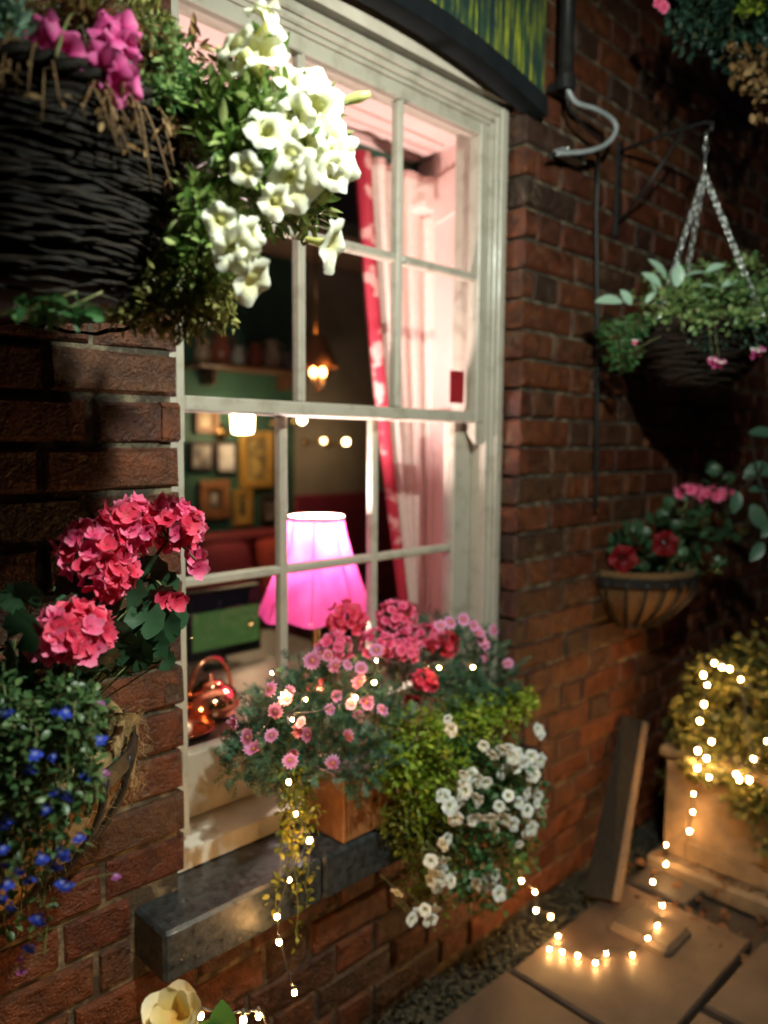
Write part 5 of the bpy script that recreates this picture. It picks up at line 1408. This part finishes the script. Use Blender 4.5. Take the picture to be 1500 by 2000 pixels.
t = thing('white_trailing_flowers', (1.62, -0.08, 0.765), 'white trailing flowers hanging off the right of the window box', 'flowers')
WH = [(880, 1425), (962, 1476), (990, 1462), (1052, 1425), (1056, 1486), (932, 1520), (915, 1545), (985, 1508), (1010, 1500), (1040, 1512), (1030, 1535), (975, 1575), (988, 1598), (1015, 1568), (1050, 1570), (1057, 1592), (900, 1558), (880, 1575), (940, 1602), (922, 1602), (1030, 1630), (1015, 1650), (875, 1640), (870, 1682), (885, 1712), (850, 1708), (840, 1722), (945, 1722), (970, 1712), (976, 1745), (775, 1745), (810, 1790), (845, 1797), (830, 1778), (1000, 1478), (1025, 1490), (950, 1530), (905, 1530), (870, 1555), (960, 1600), (1000, 1555), (1040, 1550), (1028, 1600), (955, 1735), (1038, 1478), (1012, 1475), (930, 1560), (1005, 1610), (890, 1600), (862, 1700)]
WH += [(x + random.uniform(-22, 22), y + random.uniform(-22, 22)) for x, y in random.sample(WH, 42)]
fl = [(960, 1510, -.14, 90, 70, 620), (1010, 1560, -.14, 60, 80, 480), (930, 1600, -.14, 80, 70, 520), (900, 1680, -.14, 70, 70, 420), (980, 1670, -.14, 60, 70, 380), (940, 1740, -.13, 60, 40, 200), (890, 1460, -.12, 50, 40, 240), (1010, 1640, -.14, 40, 60, 200)]
p, d = amass(fl, .8, .0)
scatter('foliage', oval, p, d, rng.uniform(.009, .018, len(p)), M_BACLEAF, t)
ends = []
for (x, y) in WH:
    p_ = at(x, y, -.215 + random.uniform(-.02, .02) + (.04 if y > 1690 else 0)); ends.append(p_)
    flower(t, ME_SW, p_, random.uniform(.0115, .0185), dirv(random.uniform(-.8, .9), random.uniform(-.6, .6), .8))
stems('flower_stalks', [(e + (0.01, .06, .01), e, .004) for e in ends], .0010, t)
stems('stems', [(np.array([1.45 + random.uniform(-.05, .08), -.06, .775]), at(x + random.uniform(-40, 40), y + random.uniform(-30, 30), Y), .04) for (x, y, Y, a, b, c) in fl for _ in range(5)], .0018, t)

p, d = amass([(830, 1500, -.15, 110, 60, 40), (950, 1640, -.17, 80, 90, 40)], .9, .0)
scatter('faded_leaves', lance, p, d, rng.uniform(.008, .020, len(p)), M_DEAD, t)

t = thing('creeping_jenny', (0.99, -0.09, 0.77), 'thin yellow trailing strands hanging past the stone sill', 'plant')
pos, dr, st_ = [], [], []
for k in range(13):
    x0 = random.uniform(548, 622); x1 = x0 + random.uniform(-28, 26); x1 = min(max(x1, 540), 632); y1_ = 1560 + 330 * random.random() ** 1.3
    Y = random.uniform(-.135, -.10)
    trail(at(x0, 1500, -.085), at(x1, y1_, Y), .3, int((y1_ - 1480) * .22), .015)
for k in range(5): trail(at(575, 1500, -.09), at(random.uniform(575, 600), 1560, -.12), .3, 20, .012)
scatter('foliage', oval, pos, dr, rng.uniform(.006, .015, len(pos)), M_JENNY, t, np.clip(rng.normal(.45, .3, len(pos)), 0, 1))
b = MB()
for pts in st_: b.tube(pts, .0009, 4, False)
b.build('stems', M_STEM, t, True, kind='stuff')

# ---- right hanging basket
dR = project(BRc)[2]
t = thing('basket_foliage', BRc, 'lime and pale green foliage filling the right hanging basket', 'plant')
cl = [(1330, 600, dR - .10, 70, 45, 520), (1420, 590, dR - .06, 80, 50, 620), (1480, 600, dR, 60, 50, 380), (1300, 570, dR - .05, 50, 40, 260), (1380, 550, dR, 70, 35, 300), (1460, 540, dR + .05, 50, 40, 200), (1420, 625, dR - .16, 90, 22, 320)]
p, d = mass(cl, .8, .45)
scatter('foliage', oval, p, d, rng.uniform(.009, .019, len(p)), M_LIME, t)
cl = [(1205, 660, dR - .06, 40, 32, 220), (1215, 700, dR - .06, 34, 24, 150), (1190, 640, dR - .04, 24, 20, 90), (1240, 640, dR - .08, 30, 25, 120)]
p, d = mass(cl, .8, .1)
scatter('trailing_leaves', oval, p, d, rng.uniform(.008, .015, len(p)), M_BACLEAF, t)
stems('stems', [(BRc + rng.normal(0, .07, 3) * (1, 1, .1), D(x + random.uniform(-25, 25), y, dd), .02) for (x, y, dd, a, b, c) in cl for _ in range(5)], .0016, t)
me_p = new_mesh('leaf', bigoval[0], bigoval[1], M_PALELEAF, True, np.full(len(bigoval[0]), .75))
for (x, y, dx, dy, s) in [(1215, 590, -1, .15, .075), (1232, 595, -.6, .9, .05), (1262, 592, .5, .9, .05), (1300, 545, -.7, 1.0, .07), (1320, 560, .1, 1.2, .075), (1340, 540, 1, .4, .075), (1365, 560, 1, .1, .06), (1290, 560, -.9, .8, .07), (1330, 520, -.3, 1, .05), (1380, 530, .9, .5, .05), (1280, 575, -.2, .6, .05), (1350, 575, .6, -.1, .05), (1410, 560, .8, .5, .05)]:
    q = Matrix([list(r_) for r_ in frames(np.array([dirv(dx, dy, .25)]), np.array([dirv(.0, .75, .7) + rng.normal(0, .15, 3)]))[0]]).to_quaternion()
    s *= random.uniform(.65, .95); link('leaf', me_p, t, D(x, y, dR - .13), q, (s, s, s))
stems('leaf_stalks', [(BRc + (random.uniform(-.1, .05), -.05, 0), D(x, y, dR - .13), .01) for x, y in [(1215, 590), (1250, 592), (1300, 550), (1330, 550), (1360, 555)]], .002, t)
t = thing('fuchsia', BRc + (.02, -.12, 0), 'pink fuchsia drops hanging below the right basket rim', 'flowers')
for (x, y, s) in [(1405, 712, .016), (1480, 690, .017), (1240, 668, .008), (1392, 705, .011)]:
    c = D(x, y, dR - .22)
    flower(t, ME_PINK if s > .01 else ME_FLORP, c, s, dirv(random.uniform(-.3, .3), -.7, .5), 'fuchsia_flower')
    link('sepal', ME_SW[1], t, c + (0, 0, s * .6), face(dirv(0, .8, .3)), (s * .9,) * 3)
stems('stems', [(D(x - 10, 630, dR - .20), D(x, y - 6, dR - .22), .0) for x, y in [(1405, 712), (1480, 690), (1240, 668), (1392, 705)]], .001, t)
p, d = mass([(1390, 665, dR - .2, 40, 22, 50), (1470, 660, dR - .2, 40, 25, 60)], .8, -.2)
scatter('foliage', oval, p, d, rng.uniform(.008, .015, len(p)), M_DARKLEAF, t)

# ---- right manger
t = thing('geranium', (2.28, -.1, 1.0), 'pink geranium with dark leaves in the right wall planter', 'flowers')
for (x, y, Y, rpx, n, mes) in [(1345, 962, -.16, 24, 12, ME_FLORP), (1385, 968, -.16, 22, 10, ME_FLORP), (1415, 968, -.16, 18, 7, ME_FLORP)]:
    c = at(x, y, Y); truss(t, c, rpx * project(c)[2] / FPX, mes, n, .0155, .55, (-.2, -.5, .3), np.array([2.27, -.1, 1.0]))
p, d = amass([(1360, 1030, -.12, 80, 45, 60), (1320, 1015, -.14, 40, 25, 20), (1400, 935, -.12, 25, 25, 12), (1310, 1090, -.1, 110, 45, 110), (1240, 1070, -.08, 40, 40, 26)], .8, .5)
scatter('foliage', scal, p, d, rng.uniform(.025, .042, len(p)), M_GERLEAF, t)
t = thing('crimson_petunia', (2.15, -.14, 1.0), 'two dark crimson petunias on the left of the right wall planter', 'flowers')
MER = fmesh('crimson_flower', trumpet(.6, 30, .2, .15), M_REDPET)
for (x, y, s) in [(1218, 1092, .036), (1300, 1062, .036)]:
    flower(t, [MER], at(x, y, -.20), s, dirv(-.1, -.1, 1), 'crimson_flower')
stems('stems', [(np.array([2.2, -.1, 1.0]), at(1218, 1090, -.18), .03), (np.array([2.2, -.1, 1.0]), at(1300, 1062, -.18), .03)], .002, t)

# ---- camellia-like shrub reaching in at the right edge
t = thing('shrub', (2.75, -.62, GZ), 'dark glossy leaved shrub reaching in at the right edge', 'shrub')
me_c = new_mesh('leaf', bigoval[0], bigoval[1], M_DARKLEAF, True, np.full(len(bigoval[0]), .85))
tips = [(1465, 845, 1.0, .1, .07), (1500, 905, -.9, -.4, .08), (1470, 985, .35, -1, .075), (1440, 960, -.2, -1, .06), (1500, 960, -.8, .2, .06), (1510, 850, -.9, .2, .07), (1405, 925, -.9, .3, .04), (1520, 1010, -.6, -.6, .07), (1490, 1060, -.5, -.6, .06), (1530, 930, -.9, .3, .08)]
br = [D(1560, 1250, 2.2), D(1520, 1050, 2.12), D(1480, 930, 2.05)]
m = MB(); m.tube([np.array([2.75, -.62, GZ])] + br, [.012, .010, .007, .004], 7)
for (x, y, dx, dy, s) in tips: m.tube([br[2] if y < 970 else br[1], D(x, y, 2.08)], .0022, 5)
m.build('branches', M_DARKWOOD, t, True)
for (x, y, dx, dy, s) in tips:
    q = Matrix([list(r_) for r_ in frames(np.array([dirv(dx, dy, .3)]), np.array([dirv(-.2, .6, .8) + rng.normal(0, .2, 3)]))[0]]).to_quaternion()
    link('leaf', me_c, t, D(x, y, 2.08), q, (s, s, s))

# ---- foliage of the top right basket
t = thing('trailing_plant', BT, 'dark foliage with dry brown leaves trailing at the top right corner', 'plant')
cl = [(1360, 20, 1.85, 60, 50, 240), (1430, 50, 1.9, 80, 60, 380), (1490, 100, 1.95, 60, 80, 300), (1350, 80, 1.85, 25, 30, 40), (1480, 20, 1.9, 60, 60, 240)]
p, d = mass(cl, .8, -.1)
scatter('foliage', oval, p, d, rng.uniform(.012, .024, len(p)), M_DARKLEAF, t)
p, d = mass([(1455, 100, 1.85, 35, 30, 34), (1470, 140, 1.85, 40, 28, 44), (1500, 200, 1.85, 26, 50, 34), (1440, 115, 1.85, 14, 35, 16)], .7, -.8)
scatter('dry_leaves', oval, p, d, rng.uniform(.014, .028, len(p)), M_DEAD, t)
p, d = mass([(1475, 5, 1.8, 26, 18, 60), (1455, 15, 1.8, 12, 14, 24)], .7, .2)
scatter('lime_leaves', oval, p, d, rng.uniform(.010, .018, len(p)), M_GOLD, t)
stems('stems', [(BT + rng.normal(0, .06, 3) * (1, 1, .1), D(x + random.uniform(-40, 40), y + random.uniform(-30, 40), dd), .01) for (x, y, dd, a, b, c) in cl for _ in range(6)], .0018, t)
for (x, y) in [(1288, 5), (1296, 14)]: flower(t, ME_FLORP, D(x, y, 1.8), .014, dirv(-.3, -.3, .9), 'pink_flower')
stems('flower_stalks', [(D(1350, -20, 1.85), D(1292, 5, 1.81), .01)], .0016, t)

# ---- ivy heap of the square planter
t = thing('ivy_bush', (PX + .2, -.42, 0.48), 'ivy bush heaped over the square planter, full of fairy lights', 'ivy')
P_, D_ = [], []
for (x, y, Xp, rx, ry, n) in [(1400, 1330, 2.30, 65, 55, 420), (1460, 1380, 2.30, 80, 90, 520), (1370, 1420, 2.24, 55, 75, 460), (1430, 1480, 2.22, 75, 65, 520), (1495, 1510, 2.22, 55, 80, 380), (1465, 1560, 2.18, 50, 40, 220), (1335, 1430, 2.28, 35, 70, 200), (1325, 1520, 2.26, 38, 38, 120), (1495, 1610, 2.17, 22, 60, 110), (1365, 1495, 2.20, 40, 40, 200), (1500, 1290, 2.4, 60, 70, 260), (1440, 1290, 2.36, 60, 40, 200)]:
    c = atX(x, y, Xp); k = project(c)[2] / FPX
    pp_, dd2 = ell(c, (rx * k, ry * k, .4 * (rx + ry) * k), n, .35)
    ok = pp_[:, 1] < -.02
    P_.append(pp_[ok]); D_.append((dd2 + rng.normal(size=(n, 3)) * .6 + np.array([-.3, 0, -.1]))[ok])
p, d = np.concatenate(P_), np.concatenate(D_)
scatter('foliage', ivyl, p, d, rng.uniform(.012, .026, len(p)), M_IVY, t)
stems('stems', [(np.array([PX + .2, -.42, .47]), P_[i][random.randrange(len(P_[i]))], .06) for i in range(len(P_)) for _ in range(5)], .002, t)

# ---- rose at the bottom edge
t = thing('rose', (0.42, -0.36, GZ), 'cream rose with amber heart and leaf at the bottom edge', 'flowers')
rc = D(345, 1995, .88)
MER2 = [fmesh('petal_ring', petals(5, 1, 1.25, cu, .02, .03, 5, st2, 0, .3), leaf_mat('rose_petal_%d' % i, stp, .55, .3, .3)) for i, (cu, st2, stp) in enumerate([(.55, 0, [(0, (.75, .45, .10)), (.5, (.82, .72, .42)), (1, (.86, .82, .62))]), (.9, .6, [(0, (.75, .38, .06)), (.6, (.80, .60, .22)), (1, (.85, .75, .45))])])]
for me, s in ((MER2[0], .036), (MER2[1], .024)): link('petal_ring', me, t, rc + (0, 0, .004 * (s < .03)), face(dirv(-.1, .75, .5), .4), (s, s, s))
q = Matrix([list(r_) for r_ in frames(np.array([dirv(-.1, 1, .1)]), np.array([dirv(0, .2, 1)]))[0]]).to_quaternion()
me_r = new_mesh('leaf', bigoval[0] * (1, 1.35, 1), bigoval[1], leaf_mat('rose_leaf', [(0, (.05, .14, .03)), (1, (.07, .19, .04))], .4, .25), True, np.full(len(bigoval[0]), .7))
link('leaf', me_r, t, D(440, 2030, .92), q, (.045,) * 3)
q = Matrix([list(r_) for r_ in frames(np.array([dirv(-.9, .2, .1)]), np.array([dirv(0, .4, 1)]))[0]]).to_quaternion()
link('leaf', me_r, t, D(445, 2022, .92), q, (.04,) * 3)
stems('stems', [(np.array([.42, -.36, GZ]), rc, 0.0), (np.array([.42, -.36, GZ]), D(442, 2030, .92), .0)], .003, t)

# ================================================================== FAIRY LIGHTS
ib = MB(); ib.ball((0, 0, 0), 0.0042, 8, 6, 1.25)
ME_BULB = new_mesh('bulb', ib.v, ib.f, M_BULB, True)
sb = MB(); sb.tube([(0, 0, .004), (0, 0, .013)], .0026, 6)
ME_SOCK = new_mesh('socket', sb.v, sb.f, M_WIRE, True)
def fairy(pts, label, wander=.006, loc=None, s=1.0):
    t = thing('fairy_lights', pts[0] if loc is None else loc, label, 'fairy lights', 'strings of fairy lights')
    w = []
    for i in range(len(pts) - 1):
        a, b_ = pts[i], pts[i + 1]; ln = np.linalg.norm(b_ - a)
        for s_ in np.linspace(0, 1, 6, endpoint=False): w.append(a + (b_ - a) * s_ + np.array([0, 0, .012]) * (1 - .0) - np.array([0, 0, 1]) * .10 * ln * math.sin(math.pi * s_) + rng.normal(0, .0012, 3))
    w.append(pts[-1] + (0, 0, .012))
    m = MB(); m.tube(w, .0016, 5); m.build('wire', M_WIRE, t, True)
    for p in pts:
        s2 = s * random.uniform(.75, 1.15); b_ = link('bulb', ME_BULB, t, p, None, (s2, s2, s2))
        k = bpy.data.objects.new('socket', ME_SOCK); COL.objects.link(k); k.parent = b_
    return t
fairy([at(x, y, Y) for x, y, Y in [(564, 1527, -.14), (578, 1589, -.145), (604, 1641, -.145), (565, 1718, -.15), (541, 1790, -.15), (545, 1840, -.14), (575, 1938, -.12)]], 'fairy lights dangling from the left end of the window box past the sill')
pts = [at(1018, 1673, -.15), at(1018, 1720, -.13), at(1045, 1742, -.12), at(1047, 1778, -.12), at(1076, 1790, -.115)]
pts += [atZ(x, y, GZ + .012) for x, y in [(1090, 1828), (1073, 1853), (1098, 1859), (1128, 1866), (1163, 1880), (1184, 1862), (1235, 1865)]]
pts += [atZ(1265, 1832, GZ + .036)]
pts += [atZ(1283, 1807, GZ + .03), atZ(1293, 1768, GZ + .02), atZ(1275, 1722, GZ + .06), atX(1300, 1687, 2.12), atX(1302, 1650, 2.14), atX(1347, 1623, 2.17), atX(1353, 1585, 2.17), atX(1355, 1550, 2.16)]
fairy(pts, 'fairy lights trailing from the window box over the paving to the planter')
fairy([atX(x, y, X) for x, y, X in [(1385, 1518, 2.13), (1362, 1500, 2.15), (1380, 1481, 2.13), (1363, 1466, 2.12), (1390, 1448, 2.11), (1367, 1408, 2.11), (1375, 1375, 2.13), (1381, 1338, 2.15), (1374, 1318, 2.19), (1395, 1295, 2.20), (1410, 1303, 2.20), (1425, 1306, 2.20), (1447, 1327, 2.20), (1472, 1482, 2.09), (1438, 1512, 2.09), (1444, 1522, 2.09), (1463, 1523, 2.09), (1498, 1447, 2.09)]], 'fairy lights wound through the ivy bush', s=1.25)
fairy([at(x, y, Y) for x, y, Y in [(532, 1314, -.06), (554, 1357, -.14), (597, 1366, -.15), (571, 1405, -.16), (694, 1362, -.15), (731, 1333, -.14), (734, 1290, -.08), (858, 1304, -.13), (924, 1303, -.14)]], 'fairy lights woven among the daisies of the window box', s=.8)
fairy([D(x, y, dd) for x, y, dd in [(-60, 2200, .80), (20, 2150, .83), (90, 2180, .85), (170, 2120, .88), (250, 2140, .90), (330, 2080, .93), (392, 1984, .97), (475, 1992, 1.0), (505, 1985, 1.03), (560, 2050, 1.05), (640, 2080, 1.1), (720, 2060, 1.2), (800, 2090, 1.3)]], 'fairy lights at the bottom edge beside the rose')
bpy.context.view_layer.update()
